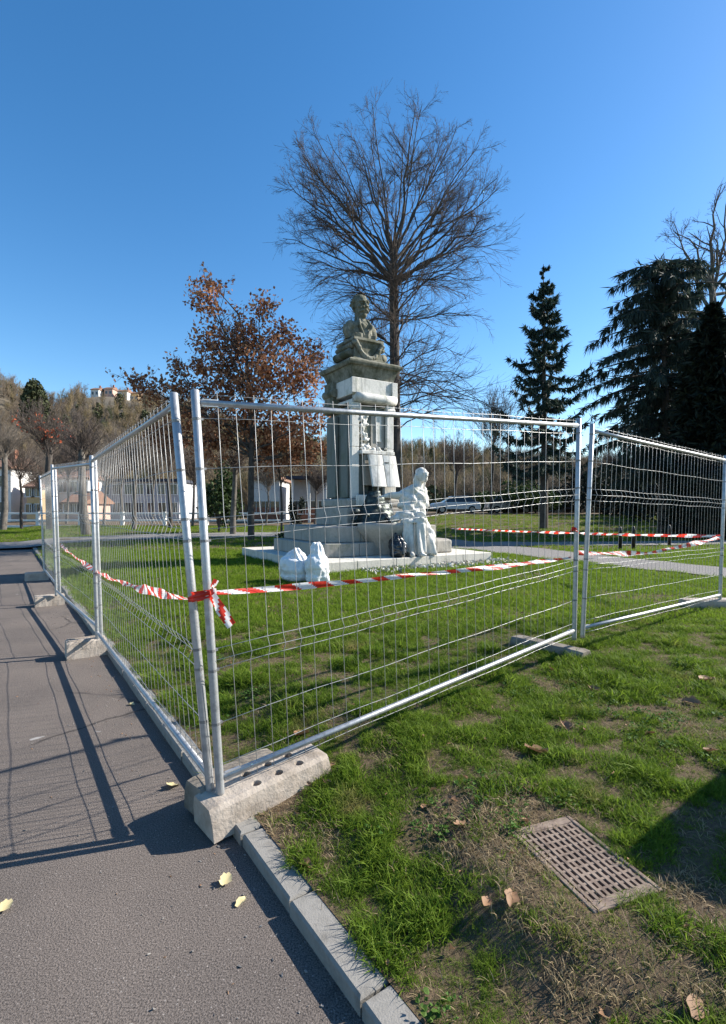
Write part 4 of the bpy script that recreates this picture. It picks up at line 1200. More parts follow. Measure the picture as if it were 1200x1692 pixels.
# spruce
def conifer(name, label, base, htop, prof, mat, rng, whorl=.42, per=6, droop=.35, tip_up=.25, sp_len=.34, sp_w=.07, z0=1.2, nsp=16, per_pt=4, hang=.6, irregular=.25, trunk_r=.2, barkm='bark'):
    base = np.array(base, float)
    tr = np.stack([base+np.array([.02*sin(t*5), .02*cos(t*7), t*htop]) for t in np.linspace(0, 1, 10)])
    trr = np.linspace(trunk_r, .012, 10)
    BR, RR = [], []
    z = z0
    while z < htop*.985:
        t = z/htop
        Lb = np.interp(t, [p_[0] for p_ in prof], [p_[1] for p_ in prof])
        nk = per if Lb > .5 else max(3, per-2)
        a0 = rng.uniform(0, 6.28)
        for k in range(nk):
            a = a0+k*2*pi/nk+rng.uniform(-.35, .35); l = Lb*rng.uniform(1-irregular, 1+irregular*.7); zz = z+rng.uniform(-whorl*.5, whorl*.5)
            o = np.array([cos(a), sin(a), 0]); st = base+np.array([0, 0, min(zz, htop*.99)])
            q = [st+o*l*s - np.array([0, 0, droop*l*(s-.0)*(1-s*.55)*1.2]) + np.array([0, 0, tip_up*l*max(0, s-.55)**1.5]) for s in np.linspace(0, 1, 7)]
            BR.append(q); RR.append(np.linspace(.03+.012*l, .008, 7))
        z += whorl*(.45+.55*min(1, Lb/1.2))
    BR = np.array(BR); RR = np.array(RR)
    B = len(BR)
    n_ = nsp
    t = rng.uniform(.06, 1, (B, n_)); Ls = np.linalg.norm(BR[:, -1]-BR[:, 0], axis=1)
    f = t*6; i = np.minimum(f.astype(int), 5); w_ = (f-i)[..., None]
    bi = np.arange(B)[:, None]
    P = BR[bi, i]*(1-w_)+BR[bi, i+1]*w_; T = nrm(BR[bi, i+1]-BR[bi, i])
    P = np.repeat(P.reshape(-1, 3), per_pt, 0); T = np.repeat(T.reshape(-1, 3), per_pt, 0)
    D = T*.8+rng.normal(size=P.shape)*.5; D[:, 2] -= hang*rng.uniform(0, 1.6, len(D)); D = nrm(D)
    ln = sp_len*rng.uniform(.5, 1.3, len(P))*np.clip(np.repeat(np.repeat(Ls, n_), per_pt)*.8+.25, .3, 1)
    V, F = sprays(P-D*.03, P+D*ln[:, None], sp_w, rng)
    root = thing(name, label, 'tree', tuple(base))
    Vt, Ft = tubes(tr[None], trr[None], 10); mesh_np('trunk', Vt, Ft, M[barkm], root, None, True, base)
    Vb, Fb = tubes(BR, RR, 4); mesh_np('branches', Vb, Fb, M[barkm], root, 'stuff', False, base)
    mesh_np('crown', V, F, mat, root, 'stuff', False, base)
    print(name, len(F))
    return root
rng = np.random.default_rng(41)
SY = 29.0
sb = pw(899, 880, SY); sb[2] = hz(sb[0], sb[1])-.1
stop = px(899, 436, SY).z - sb[2]
conifer('spruce_tree', 'single dark spruce with upturned branch tips right of the monument', sb, stop, [(0, 2.2), (.26, 2.4), (.42, 2.5), (.55, 2.0), (.68, 1.3), (.78, .85), (.86, .68), (.93, .36), (1, .05)], M['spruce'], rng,
        whorl=.58, per=5, droop=.36, tip_up=.95, sp_len=.38, sp_w=.07, z0=3.4, nsp=32, per_pt=8, hang=1.3, irregular=.55, trunk_r=.24)
CY = 26.0
cb = pw(1098, 880, CY); cb[2] = hz(cb[0], cb[1])-.1
ctop = px(1085, 418, CY).z - cb[2]
conifer('cedar_tree', 'broad drooping cedar with feathery dark foliage near the right edge', cb, ctop, [(0, 2.4), (.3, 3.1), (.45, 3.2), (.6, 3.3), (.75, 2.7), (.87, 2.35), (.95, 2.0), (1, 1.0)], M['cedar'], rng,
        whorl=.40, per=6, droop=.22, tip_up=-.45, sp_len=.55, sp_w=.05, z0=3.4, nsp=40, per_pt=8, hang=2.0, irregular=.5, trunk_r=.32)
DY = 23.0
db = pw(1178, 880, DY); db[2] = hz(db[0], db[1])-.1
dtop = px(1168, 500, DY).z - db[2]
conifer('yew_tree', 'dense almost black evergreen at the right edge before the cedar', db, dtop, [(0, 1.7), (.3, 1.75), (.5, 1.45), (.75, .9), (1, .1)], M['yew'], rng,
        whorl=.24, per=9, droop=-.12, tip_up=.1, sp_len=.5, sp_w=.12, z0=.3, nsp=24, per_pt=5, hang=.5, irregular=.18, trunk_r=.22)
# bare plane tree at the right edge
rng = np.random.default_rng(52)
PYY = 30.0
pbz = pw(1190, 870, PYY); pbz[2] = hz(pbz[0], pbz[1])-.1
tr = np.array([pbz, pw(1186, 700, PYY), pw(1182, 560, PYY), pw(1178, 490, PYY), pw(1172, 450, PYY)]); trr = np.array([.42, .34, .24, .17, .13])
limbs = []
for (tx, ty, dy) in ((1205, 318, 0), (1130, 350, 1), (1240, 350, -1), (1110, 430, 1.2), (1270, 400, .6), (1165, 330, -1.4), (1100, 400, -1), (1290, 480, 1), (1215, 380, 2), (1140, 420, -2)):
    st = pw(1176, rng.uniform(450, 540), PYY); tg = pw(tx, ty, PYY)+np.array([0, dy, 0])
    q = bez(st, st*.55+tg*.45+np.array([rng.normal()*.3, rng.normal()*.3, .25]), tg, 8, .10, rng); limbs.append((q, np.linspace(.12, .018, 8)))
LP = np.array([l[0] for l in limbs]); LR = np.array([l[1] for l in limbs])
P2, R2 = kids(LP, LR, 9, .25, 1, .4, 1.0, .28, .5, 5, .04, .014, rng, jit=.16)
P3, R3 = kids(P2, R2, 6, .2, 1, .4, 1.0, .35, .65, 4, .02, .008, rng, jit=.16)
P4, R4 = kids(P3, R3, 3, .2, 1, .4, 1.0, .4, .7, 3, .0, .006, rng, jit=.16)
tree_from('bare_tree', 'bare spreading tree showing pale branches above the dark evergreens at the right edge', pbz, [(P2, R2, 4), (P3, R3, 3), (P4, R4, 3)], [M['bark_grey'], M['twig']], trunk_pl=(tr, trr), limbs=limbs)

# pollards and small trees along the railing on the left
def pollard(label, bx, by, tx, ty, Y, r, shoots, ln, seed, red=False, mat='bark_grey', name='pollarded_tree', twig='twig', spread=.9):
    rng = np.random.default_rng(seed)
    b_ = pw(bx, by, Y); b_[2] = max(hz(b_[0], b_[1]) if kd(b_[0], b_[1]) > 0 else .03, .0)-.05
    t_ = pw(tx, ty, Y)
    tr = np.array([b_, b_*.7+t_*.3+rng.normal(size=3)*.05, b_*.35+t_*.65+rng.normal(size=3)*.06, t_*.93+b_*.07, t_])
    trr = np.array([r*1.15, r*.95, r*.85, r*.75, r*.4])
    P1, R1 = kids(tr[None], trr[None], shoots*2, .6, 1, .2, spread, ln*.6, ln*1.3, 6, .09, .016, rng, shrink=.15, rfac=.14)
    P2, R2 = kids(P1, R1, 9, .15, 1, .2, .8, .3, .6, 4, .07, .010, rng)
    P3, R3 = kids(P2, R2, 5, .2, 1, .2, .8, .4, .7, 3, .05, .007, rng)
    ls = None
    if red:
        q = P2[rng.uniform(size=len(P2)) < .05][:, 1:].reshape(-1, 3); q = q[np.abs(q[:, 2]-t_[2]-1.0) < 1.1]
        if len(q): q = np.repeat(q, 3, 0)+rng.normal(size=(len(q)*3, 3))*.14; ls = (leaves(q, .2, rng), M['red_leaf'], 'leaves')
    tree_from(name, label, b_, [(P1, R1, 5), (P2, R2, 3), (P3, R3, 3)], [M[mat], M[twig]], trunk_pl=(tr, trr), leafset=ls)
pollard('dark pollarded tree with a few red leaves beside the last fence posts', 84, 872, 82, 735, 34, .24, 26, .55, 61, True, 'bark', spread=1.0)
pollard('stout grey pollarded trunk seen through the second fence panel', 143, 880, 134, 742, 27, .22, 22, .40, 62, spread=1.2)
pollard('pale trunked tree at the far left edge before the houses', 4, 875, 8, 745, 36, .22, 16, .5, 63, twig='twig_light')
pollard('thin bare tree between the white houses and the railing', 36, 872, 33, 790, 38, .10, 16, .75, 64, mat='bark', name='small_bare_tree')
pollard('bare tree with pale stem behind the left fence panel', 222, 882, 226, 770, 33, .14, 22, .6, 65, name='small_bare_tree', twig='twig_light')
pollard('bare tree hidden behind the leaning corner posts', 282, 880, 280, 760, 35, .13, 22, .6, 66, name='small_bare_tree', mat='bark')
pollard('slim trunk with a pale sunlit edge next to the oak stem', 385, 880, 389, 770, 27, .15, 16, .45, 67, name='small_bare_tree')
for i, (bx, ty, Y, r, sd_, lb) in enumerate(((690, 760, 44, .13, 71, 'bare tree in the far wood just right of the big trunk'), (752, 735, 46, .14, 72, 'thin bare tree above the parked cars, behind the statue head'), (812, 690, 42, .12, 73, 'twiggy bare tree left of the spruce'),
                                              (845, 745, 45, .13, 74, 'low bare tree close behind the spruce trunk'), (955, 760, 46, .13, 75, 'bare tree seen between the double post and the spruce'), (1010, 740, 50, .15, 76, 'bare tree behind the right fence panel below the cedar'))):
    pollard(lb, bx, 852, bx+4, ty+40, Y, r, 26, .75, sd_, name='small_bare_tree', mat='bark')
for i, (bx, ty, Y, r, lb) in enumerate(((62, 770, 44, .09, 'slender bare tree standing before the ochre house'), (110, 755, 46, .10, 'forked bare tree before the pink house behind the fence'), (172, 760, 40, .10, 'bare tree left of the long grey house'), (200, 750, 47, .11, 'bare tree before the middle of the grey house'),
                                    (252, 755, 45, .10, 'bare tree before the right half of the grey house'), (318, 760, 40, .10, 'bare tree between the corner posts and the ivy bush'), (440, 770, 41, .08, 'small bare tree before the white house with the brick base'), (520, 775, 43, .09, 'small bare tree before the dark canopy roof'))):
    pollard(lb, bx, 872, bx+3, ty+32, Y, r, 24, .85, 170+i, name='small_bare_tree', mat='bark_grey', twig='twig' if i % 2 else 'twig_light')
# shrubs and hedges
def shrub(label, bx, by, Y, w_, h_, seed, mat='shrub', n_=2600, size=.22, name='evergreen_shrub'):
    rng = np.random.default_rng(seed)
    b_ = pw(bx, by, Y); b_[2] = (hz(b_[0], b_[1]) if kd(b_[0], b_[1]) > 0 else .03)-.03
    root = thing(name, label, 'shrub', tuple(b_), 0)
    lob = rng.normal(size=(9, 3))*np.array([w_*.28, w_*.2, h_*.2])+np.array([0, 0, h_*.52])
    q = lob[rng.integers(0, 9, n_)]+nrm(rng.normal(size=(n_, 3)))*(rng.uniform(0, 1, (n_, 1))**.4)*np.array([w_*.3, w_*.28, h_*.32])
    q[:, 2] = np.abs(q[:, 2])
    V, F = leaves(q, size, rng); mesh_np('foliage', V, F, M[mat], root, 'stuff')
    P, Rr = kids(np.array([[(0, 0, 0.), (0, 0, h_*.3), (0, 0, h_*.6)]]), np.array([[.07, .05, .03]]), 9, .0, 1, .2, .9, .6, .9, 4, .1, .02, rng, shrink=.2)
    V, F = merge([tubes(np.array([[(0, 0, 0.), (0, 0, h_*.3), (0, 0, h_*.6)]]), np.array([[.07, .05, .03]]), 5), tubes(P, Rr, 4)]); mesh_np('stem', V, F, M['bark'], root)
    return root
shrub('ivy green bush behind the corner posts left of the oak stem', 362, 872, 29, 1.9, 3.4, 81)
shrub('dark upright shrub before the brick wall left of the monument', 490, 862, 40, .9, 2.2, 82, 'yew', 900, .2)
shrub('low green bush at the path beside the monument steps', 500, 888, 22, 1.6, .55, 83, n_=900, size=.14)
for i, (bx, Y, w_, h_, lb) in enumerate(((1000, 40, 5.5, 3.4, 'dark evergreen hedge shrub under the cedar, behind the double post'), (1075, 36, 5, 3.0, 'dark hedge shrub in the middle of the right panel'), (1140, 34, 5.5, 4.5, 'tall dark shrub beneath the cedar near the right edge'),
                                         (1215, 30, 5.5, 5.0, 'dark shrub cut by the right edge of the picture'), (885, 44, 5.5, 2.6, 'dark shrub at the foot of the spruce'), (960, 46, 5, 3.0, 'dark shrub left of the double post'), (835, 48, 4, 1.8, 'low dark shrub beside the parked cars'))):
    shrub(lb, bx, 850, Y, w_, h_, 90+i, 'yew' if i not in (4, 6) else 'shrub', 3000, .3)
# conifer on the hill
rng = np.random.default_rng(97)
hb = pw(57, 700, 170); hb[2] = float(hill_h(hb[0], hb[1]))-.5
q = nrm(rng.normal(size=(2600, 3)))*(rng.uniform(0, 1, (2600, 1))**.35)*np.array([4.2, 4.2, 8.0]); q[:, :2] *= (1-.35*np.clip(q[:, 2:3]/8, -1, 1)); q[:, 2] += px(57, 660, 170).z-hb[2]-1
root = thing('hill_conifer', 'rounded green conifer rising from the wooded hillside at the left', 'tree', tuple(hb))
V, F = leaves(q, 1.1, rng, droop=.3); mesh_np('crown', V, F, M['wood_c'], root, 'stuff')
V, F = tubes(np.array([[(0, 0, -1.), (0, 0, 6.), (0, 0, q[:, 2].max()-3)]]), np.array([[.4, .3, .1]]), 8); mesh_np('trunk', V, F, M['bark'], root)

print('T', round(time.time()-_T0, 1))
# ================================================================== BACKGROUND BUILDINGS, RAILING, CARS
def building(label, c, wid, dep, h, rz, wallm, roofm, rows, cols, group=None, name='house', roof='gable', winw=.9, winh=1.3, shut=None, zbase=None, base_band=None, rows_z=None):
    root = thing(name, label, 'building', tuple(c), rz, group)
    m = MB(); m.box(-wid/2, wid/2, 0, dep, -1, h); m.build('wall', M[wallm], root)
    if base_band:
        m = MB(); m.box(-wid/2-.03, wid/2+.03, -.04, -.003, -.5, base_band[0]); m.build('base_wall', M[base_band[1]], root)
    if roof == 'gable':
        m = MB(); o = .35
        m.loft([[Vector((x, -o, h-.02)), Vector((x, dep/2, h+dep*.22)), Vector((x, dep+o, h-.02)), Vector((x, dep+o, h-.2)), Vector((x, -o, h-.2))] for x in (-wid/2-.3, wid/2+.3)])
        r_ = m.build('roof', M[roofm], root)
        m = MB(); m.box(wid*.2, wid*.2+.6, dep*.5-.3, dep*.5+.3, h+.3, h+dep*.22+1.0); m.build('chimney', M['brick'], r_)
    else:
        m = MB(); m.box(-wid/2-.25, wid/2+.25, -.5, dep+.25, h+.003, h+.35); m.build('roof', M[roofm], root)
    fl = MB()
    for r in range(rows):
        for k in range(cols):
            x = -wid/2+wid*(k+.5)/cols; z = 1.1+r*(h-.4)/rows
            ww = winw/2
            m = MB()
            for bx in ((x-ww-.07, x-ww, z, z+winh), (x+ww, x+ww+.07, z, z+winh), (x-ww-.07, x+ww+.07, z+winh, z+winh+.08), (x-ww-.12, x+ww+.12, z-.1, z), (x-.025, x+.025, z, z+winh)):
                m.box(bx[0], bx[1], -.08, -.005, bx[2], bx[3])
            f = m.build('window', M['frame'], root)
            m = MB(); m.box(x-ww, x+ww, -.035, -.012, z, z+winh); m.build('pane', M['glass'], f)
    return root
def bx_at(x0, x1, ytop, Y):
    a = px(x0, ytop, Y); b = px(x1, ytop, Y)
    return (a.x+b.x)/2, b.x-a.x, a.z
for (x0, x1, yt, Y, wm, rm, rows, cols, lb, rf) in (
        (-70, 18, 758, 58, 'wall_white', 'roof_tile', 2, 4, 'white house with orange tiled roof at the left edge behind the railing', 'gable'),
        (20, 52, 792, 62, 'wall_white', 'roof_dark', 1, 2, 'low white house with dark roof behind the thin bare tree', 'flat'),
        (44, 66, 790, 57, 'wall_ochre', 'roof_tile', 2, 2, 'narrow ochre house beside the far fence posts', 'gable'),
        (96, 146, 776, 60, 'wall_white', 'roof_tile', 2, 3, 'white house with orange roof between the two pollarded trees', 'gable'),
        (108, 140, 815, 54, 'wall_pink', 'roof_tile', 1, 3, 'low pink house in front of the white one behind the fence', 'gable'),
        (165, 296, 792, 64, 'wall_grey', 'roof_dark', 2, 7, 'long grey house seen through the left fence mesh', 'flat'),
        (416, 462, 788, 52, 'wall_white', 'roof_tile', 1, 3, 'white house with brick base behind the oak', 'flat'),
        (482, 545, 788, 50, 'wall_grey', 'roof_dark', 1, 3, 'building with a dark flat canopy roof left of the monument', 'flat')):
    xc, wd, zt = bx_at(x0, x1, yt, Y)
    hgt = zt - (.9 if rf == 'gable' else .3)
    bd = (1.7, 'brick') if x0 in (416, 482) else None
    bu = building(lb, (xc, Y, 0), wd, 5.5 if rf == 'gable' else 7, max(1.9, hgt), 0, wm, rm, rows, cols, 'houses beyond the railing', 'house', rf, base_band=bd, winh=.95 if hgt/rows < 2.4 else 1.2)
    if x0 == 482:
        for k in (-.42, 0, .42):
            m = MB(); m.box(k*wd-.1, k*wd+.1, -1.5, -1.3, 0, max(1.9, hgt)); m.build('pillar', M['frame'], bu)
        m = MB(); m.box(-wd/2-.3, wd/2+.3, -1.9, -.52, max(1.9, hgt)+.004, max(1.9, hgt)+.3); m.build('canopy', M['roof_dark'], bu)
for (x0, x1, yt, Y, wm, lb) in ((150, 163, 640, 235, 'wall_white', 'small white house on the ridge, left of the row'), (172, 186, 644, 238, 'wall_pink', 'small pink house in the middle of the ridge row'), (194, 210, 643, 236, 'wall_white', 'broad white house on the ridge above the fence'),
                                (216, 228, 646, 240, 'wall_ochre', 'ochre house at the right end of the ridge row')):
    xc, wd, zt = bx_at(x0, x1, yt, Y)
    zb = float(hill_h(np.array(xc), np.array(float(Y))))
    h_ = max(3.5, zt-zb-1)
    building(lb, (xc, Y, zb), wd, 6, h_, 0, wm, 'roof_tile', 1 if h_ < 5 else 2, 2, 'houses on the hill ridge', 'hill_house', 'gable', zbase=zb)

# cream railing on a low kerb wall
RYY = 42.0
rail = thing('railing', 'cream two-rail railing along the street behind the lawn at the left', 'railing', (-20, RYY, 0))
m = MB(); m.box(-45, 14.5, -.12, .12, -.1, .22); m.build('base_wall', M['rail'], rail)
for zc in (1.19, .62):
    m = MB(); m.box(-45, 14.5, -.08, .08, zc-.075, zc+.075); m.build('rail', M['rail'], rail, bevel=.02)
pm = MB(); pm.box(-.12, .12, -.115, .115, .20, 1.32); pme = pm.mesh('post', M['rail'])
for k in range(18):
    o = link('post', pme, rail); o.location = (-44.5+k*3.45, .001, 0)

def car(label, c, rz, paint):
    root = thing('parked_car', label, 'car', tuple(c), rz, 'cars parked behind the park')
    prof = [(-2.05, .35), (-2.1, .62), (-1.98, .86), (-1.2, .95), (1.6, .98), (2.05, .92), (2.1, .5), (2.0, .32)]
    m = MB(); m.loft([[Vector((x, y*(1 if z < .7 else .97), z)) for x, z in prof] for y in (-.85, .85)]); m.build('body', M[paint], root, bevel=.06)
    cab = [(-1.15, .955), (-.45, 1.40), (1.0, 1.46), (1.75, .98)]
    m = MB(); m.loft([[Vector((x, y*(1 if z < 1.2 else .82), z)) for x, z in cab] for y in (-.76, .76)]); m.build('window_band', M['glass'], root, bevel=.03)
    m = MB(); m.loft([[Vector((x, y, z)) for x, z in ((-.5, 1.40), (-.4, 1.47), (1.0, 1.50), (1.1, 1.44))] for y in (-.63, .63)]); m.build('roof', M[paint], root, bevel=.02)
    for x in (-1.3, 1.3):
        for y in (-.80, .80):
            m = MB(); m.tube([(x, y-.09, .32), (x, y+.09, .32)], .32, 18); wl = m.build('wheel', M['tyre'], root)
            m = MB(); sg = 1 if y > 0 else -1; m.tube([(x, y+sg*.085, .32), (x, y+sg*.098, .32)], .20, 14); m.build('rim', M['car_grey'], wl)
    for y in (-.6, .6):
        m = MB(); m.ball((-2.06, y, .70), .06, .16, .09); m.build('headlight', M['lamp'], root, smooth=True)
    return root
for (cx_, Y, rz_, pt, lb) in ((752, 45, .05, 'car_white', 'white parked car seen just right of the statue'), (842, 46, 3.1, 'car_grey', 'silver parked car left of the spruce trunk'), (1064, 41, .3, 'car_white', 'white parked car behind the right fence panel'), (924, 48, .1, 'car_dark', 'dark blue parked car between the spruce and the double post')):
    p_ = px(cx_, 840, Y); car(lb, (p_.x, Y, hz(p_.x, Y)+.0), rz_, pt)

# dark bollards along the side path
bm_ = MB(); bm_.lathe((0, 0, 0), [(.055, -.05), (.055, .6), (.065, .62), (.065, .66), (.05, .70), (.045, .74), (.02, .77)], 12)
bme = bm_.mesh('bollard', M['bollard'], smooth=True)
for x_, y_, lb in ((1025, 910, 'dark metal bollard at the side path, left of a close pair'), (1047, 909, 'dark metal bollard at the side path, right of the close pair'), (1106, 904, 'dark metal bollard standing alone farther right along the side path')):
    p_ = gp(x_, y_, .2); o = link('bollard', bme); o.location = (p_.x, p_.y, hz(p_.x, p_.y)); tag(o, lb, 'bollard', 'bollards along the side path')

# utility cabinet outside the frame whose shadow falls on the lawn at the right
tip = gp(1042, 1405, .2); Hc = 1.25
el_ = Hc/math.tan(SUN_EL)
cc = Vector((tip.x+.955*el_, tip.y+.297*el_, 0)); e1 = Vector((.8, .6, 0)); e2 = Vector((.6, -.8, 0))
ctr_ = cc+e1*.55+e2*.42
cab = thing('utility_cabinet', 'grey green utility cabinet on the lawn whose shadow falls beside the grate', 'cabinet', (ctr_.x, ctr_.y, hz(ctr_.x, ctr_.y)-.02), math.atan2(.6, .8))
m = MB(); m.box(-.53, .53, -.40, .40, 0, Hc-.06); m.build('body', M['cabinet'], cab, bevel=.01)
m = MB(); m.box(-.55, .55, -.42, .42, Hc-.058, Hc+.02); m.build('lid', M['cabinet'], cab, bevel=.01)
for s_ in (-1, 1):
    m = MB(); m.box(-.50 if s_ < 0 else .01, -.01 if s_ < 0 else .50, -.418, -.402, .08, Hc-.12); d_ = m.build('door', M['cabinet'], cab, bevel=.004)
    m = MB(); m.box(s_*.05-.012, s_*.05+.012, -.44, -.419, .6, .72); m.build('handle', M['bollard'], d_)

print('T', round(time.time()-_T0, 1))
# ================================================================== GROUND COVER
rng = np.random.default_rng(77)
def blocked(x, y):
    r = on_path(x, y, -.05)
    lx = (x-MC.x)*cos(TH)+(y-MC.y)*sin(TH); ly = -(x-MC.x)*sin(TH)+(y-MC.y)*cos(TH)
    r |= (abs(lx) < 2.5) & (abs(ly) < 2.5)
    gx = (x-ctr.x)*cos(gang)+(y-ctr.y)*sin(gang); gy = -(x-ctr.x)*sin(gang)+(y-ctr.y)*cos(gang)
    r |= (abs(gx) < gL/2-.022) & (abs(gy) < gW/2-.014)
    bx_ = (x-c.x)*cos(ma)+(y-c.y)*sin(ma); by_ = -(x-c.x)*sin(ma)+(y-c.y)*cos(ma)
    r |= (abs(bx_) < .36) & (abs(by_) < .13)
    return r
def vnoise(x, y, s, seed=0):
    out = np.zeros(len(x)); amp = 1.0
    for o in range(4):
        g_ = np.random.default_rng(seed*17+o).uniform(-1, 1, (256, 256))
        u = x*s*2**o+31.7; v = y*s*2**o+17.3
        iu = np.floor(u).astype(int); iv = np.floor(v).astype(int); fu = u-iu; fv = v-iv
        fu = fu*fu*(3-2*fu); fv = fv*fv*(3-2*fv)
        G = lambda a, b: g_[a % 256, b % 256]
        out += amp*((G(iu, iv)*(1-fu)+G(iu+1, iv)*fu)*(1-fv)+(G(iu, iv+1)*(1-fu)+G(iu+1, iv+1)*fu)*fv); amp *= .5
    return out*.6
def ring_pts(y0, y1, dens, pad=1.2):
    A = (y1-y0)*((y1+y0)/2*1.75+2*pad)
    n_ = int(A*dens)
    y = rng.uniform(y0, y1, n_*1); hw = y*.85+pad
    x = rng.uniform(-1, 1, n_)*(y1*.85+pad); k = np.abs(x) < hw
    x, y = x[k], y[k]
    k = (kd(x, y) > .118); x, y = x[k], y[k]
    k = ~blocked(x, y); return x[k], y[k]
gr = [tuft(15, .045, .040, .0042, 1.15, M['grass'], rng) for _ in range(6)] + [tuft(20, .05, .062, .0045, 1.1, M['grass'], rng) for _ in range(3)] + [tuft(9, .05, .035, .0035, 1.4, M['straw'], rng) for _ in range(3)]
xs_, ys_, sc_, pk_ = [], [], [], []
for y0, y1, dens, s0 in ((.9, 2.4, 3800, .78), (2.4, 3.6, 2600, .9), (3.6, 6.2, 1700, 1.1)):
    x, y = ring_pts(y0, y1, dens)
    n1 = vnoise(x, y, 1.1, 3); n2 = vnoise(x, y, 3.6, 9)
    d = kd(x, y)
    bare = n1*.55+n2*.6 + .10*(1-ss(1.2, 2.2, y)) + .20*(1-ss(.2, .7, d)) + .13*(1-ss(.2, .5, np.hypot(x-.55, y-2.35))) + .15*(1-ss(.25, .8, np.hypot(x-.85, y-1.40))) - .36 - .12*ss(2.6, 4.5, y)
    keep = rng.uniform(size=len(x)) > np.clip((bare-.05)*1.8, 0, .42)
    x, y, n1, n2, bare = x[keep], y[keep], n1[keep], n2[keep], bare[keep]
    tall = (n2 < -.12)
    p_ = np.where(tall & (rng.uniform(size=len(x)) < .55), rng.integers(6, 9, len(x)), rng.integers(0, 6, len(x)))
    p_ = np.where(rng.uniform(size=len(x)) < np.clip(.06+(bare+.02)*2.2, .04, .88), rng.integers(9, 12, len(x)), p_)
    xs_.append(x); ys_.append(y); cl_ = vnoise(x, y, 5.0, 31)+.5*vnoise(x, y, 11.0, 37)
    z_ = s0*np.clip(.80+1.15*cl_, .42, 1.5)*rng.uniform(.8, 1.2, len(x)); sc_.append(np.where(p_ >= 9, np.maximum(z_, .95), z_)); pk_.append(p_)
x = np.concatenate(xs_); y = np.concatenate(ys_); s_ = np.concatenate(sc_); p_ = np.concatenate(pk_); n_ = len(x)
scatter('grass', np.stack([x, y, lawn_z(x, y)-.006], 1), np.stack([rng.normal(size=n_)*.15, rng.normal(size=n_)*.15, rng.uniform(0, 6.28, n_)], 1), np.stack([s_, s_, s_*rng.uniform(.75, 1.25, n_)], 1), p_, gr)
print('grass near', n_)
gr = [tuft(22, .11, .06, .008, .9, M['grass_far'], rng, 2) for _ in range(6)]
xs_, ys_, sc_ = [], [], []
for y0, y1, dens, s0 in ((6, 10, 380, 1.0), (10, 17, 150, 1.4), (17, 40, 18, 2.6)):
    x, y = ring_pts(y0, y1, dens)
    n2 = vnoise(x, y, 1.6, 9)
    keep = rng.uniform(size=len(x)) > np.clip(n2*.9, 0, .8)
    xs_.append(x[keep]); ys_.append(y[keep]); sc_.append(s0*rng.uniform(.6, 1.25, keep.sum()))
yv = rng.uniform(23.4, 40, 9000); xv = rng.uniform(-48, -12, 9000); k = kd(xv, yv) < .2
x = np.concatenate(xs_); y = np.concatenate(ys_); s_ = np.concatenate(sc_)
zv = np.concatenate([lawn_z(x, y)-.01, np.full(k.sum(), .05)])
x = np.concatenate([x, xv[k]]); y = np.concatenate([y, yv[k]]); s_ = np.concatenate([s_, 2.4*rng.uniform(.6, 1.2, k.sum())]); n_ = len(x)
scatter('distant_grass', np.stack([x, y, zv], 1), np.stack([rng.normal(size=n_)*.1, rng.normal(size=n_)*.1, rng.uniform(0, 6.28, n_)], 1), np.stack([s_, s_, np.minimum(s_, 1.5)*rng.uniform(.7, 1.2, n_)], 1), rng.integers(0, 6, n_), gr)
print('grass far', n_)
# low clover rosettes
def rosette():
    V, F = [], []
    for k in range(11):
        a = rng.uniform(0, 6.28); r = rng.uniform(.005, .04); h = rng.uniform(.01, .032); s = rng.uniform(.004, .009)
        cx_, cy_ = r*cos(a), r*sin(a); b = len(V)
        for j in range(6): V.append((cx_+s*cos(j*pi/3), cy_+s*sin(j*pi/3), h+rng.uniform(-.004, .004)))
        F.append(tuple(range(b, b+6)))
    me = bpy.data.meshes.new('r'); me.from_pydata(V, [], F); me.materials.append(M['clover']); me.update(); return bpy.data.objects.new('r', me)
x, y = ring_pts(1.0, 5, 260); n3 = vnoise(x, y, 1.9, 21); k = n3 > .26; x, y = x[k], y[k]; n_ = len(x)
s_ = rng.uniform(.8, 1.5, n_)
scatter('clover', np.stack([x, y, lawn_z(x, y)], 1), np.stack([np.zeros(n_), np.zeros(n_), rng.uniform(0, 6.28, n_)], 1), np.stack([s_, s_, s_], 1), rng.integers(0, 4, n_), [rosette() for _ in range(4)])

print('T', round(time.time()-_T0, 1))
# fallen leaves --------------------------------------------------------------
def leaf_mesh(seed, mat):
    rr = random.Random(seed)
    n_ = 5; out = []; cu = (rr.uniform(-.3, 1.0), rr.uniform(.2, 1.1), rr.uniform(-1.0, 1.0)); asp = rr.uniform(.55, .95)
    for k in range(n_*4):
        a = 2*pi*k/(n_*4); lobe = .74+.26*abs(cos(a*n_/2+.3))
        r = .55*lobe*(1+.25*cos(a))*rr.uniform(.85, 1.1)
        x, y = r*cos(a), r*sin(a)*asp
        z = cu[0]*x*x+cu[1]*abs(y)+cu[2]*y*abs(y)+rr.uniform(-.035, .035)
        out.append((x, y, z))
    V = [(0, 0, .02)]+out; F = [(0, k+1, (k+1) % (n_*4)+1) for k in range(n_*4)]
    b = len(V); V += [(-.5, .012, .06), (-.5, -.012, .06), (-.85, .0, .16), (0, 0, .022)]; F += [(b, b+1, b+2), (b, b+3, b+1)]
    me = bpy.data.meshes.new('dead_leaf'); me.from_pydata(V, [], F); me.materials.append(mat)
    me.polygons.foreach_set('use_smooth', [True]*len(F)); me.update(); return me
LM = [leaf_mesh(k, M['fallen']) for k in range(5)]; LPm = [leaf_mesh(20+k, M['fallen_pale']) for k in range(3)]
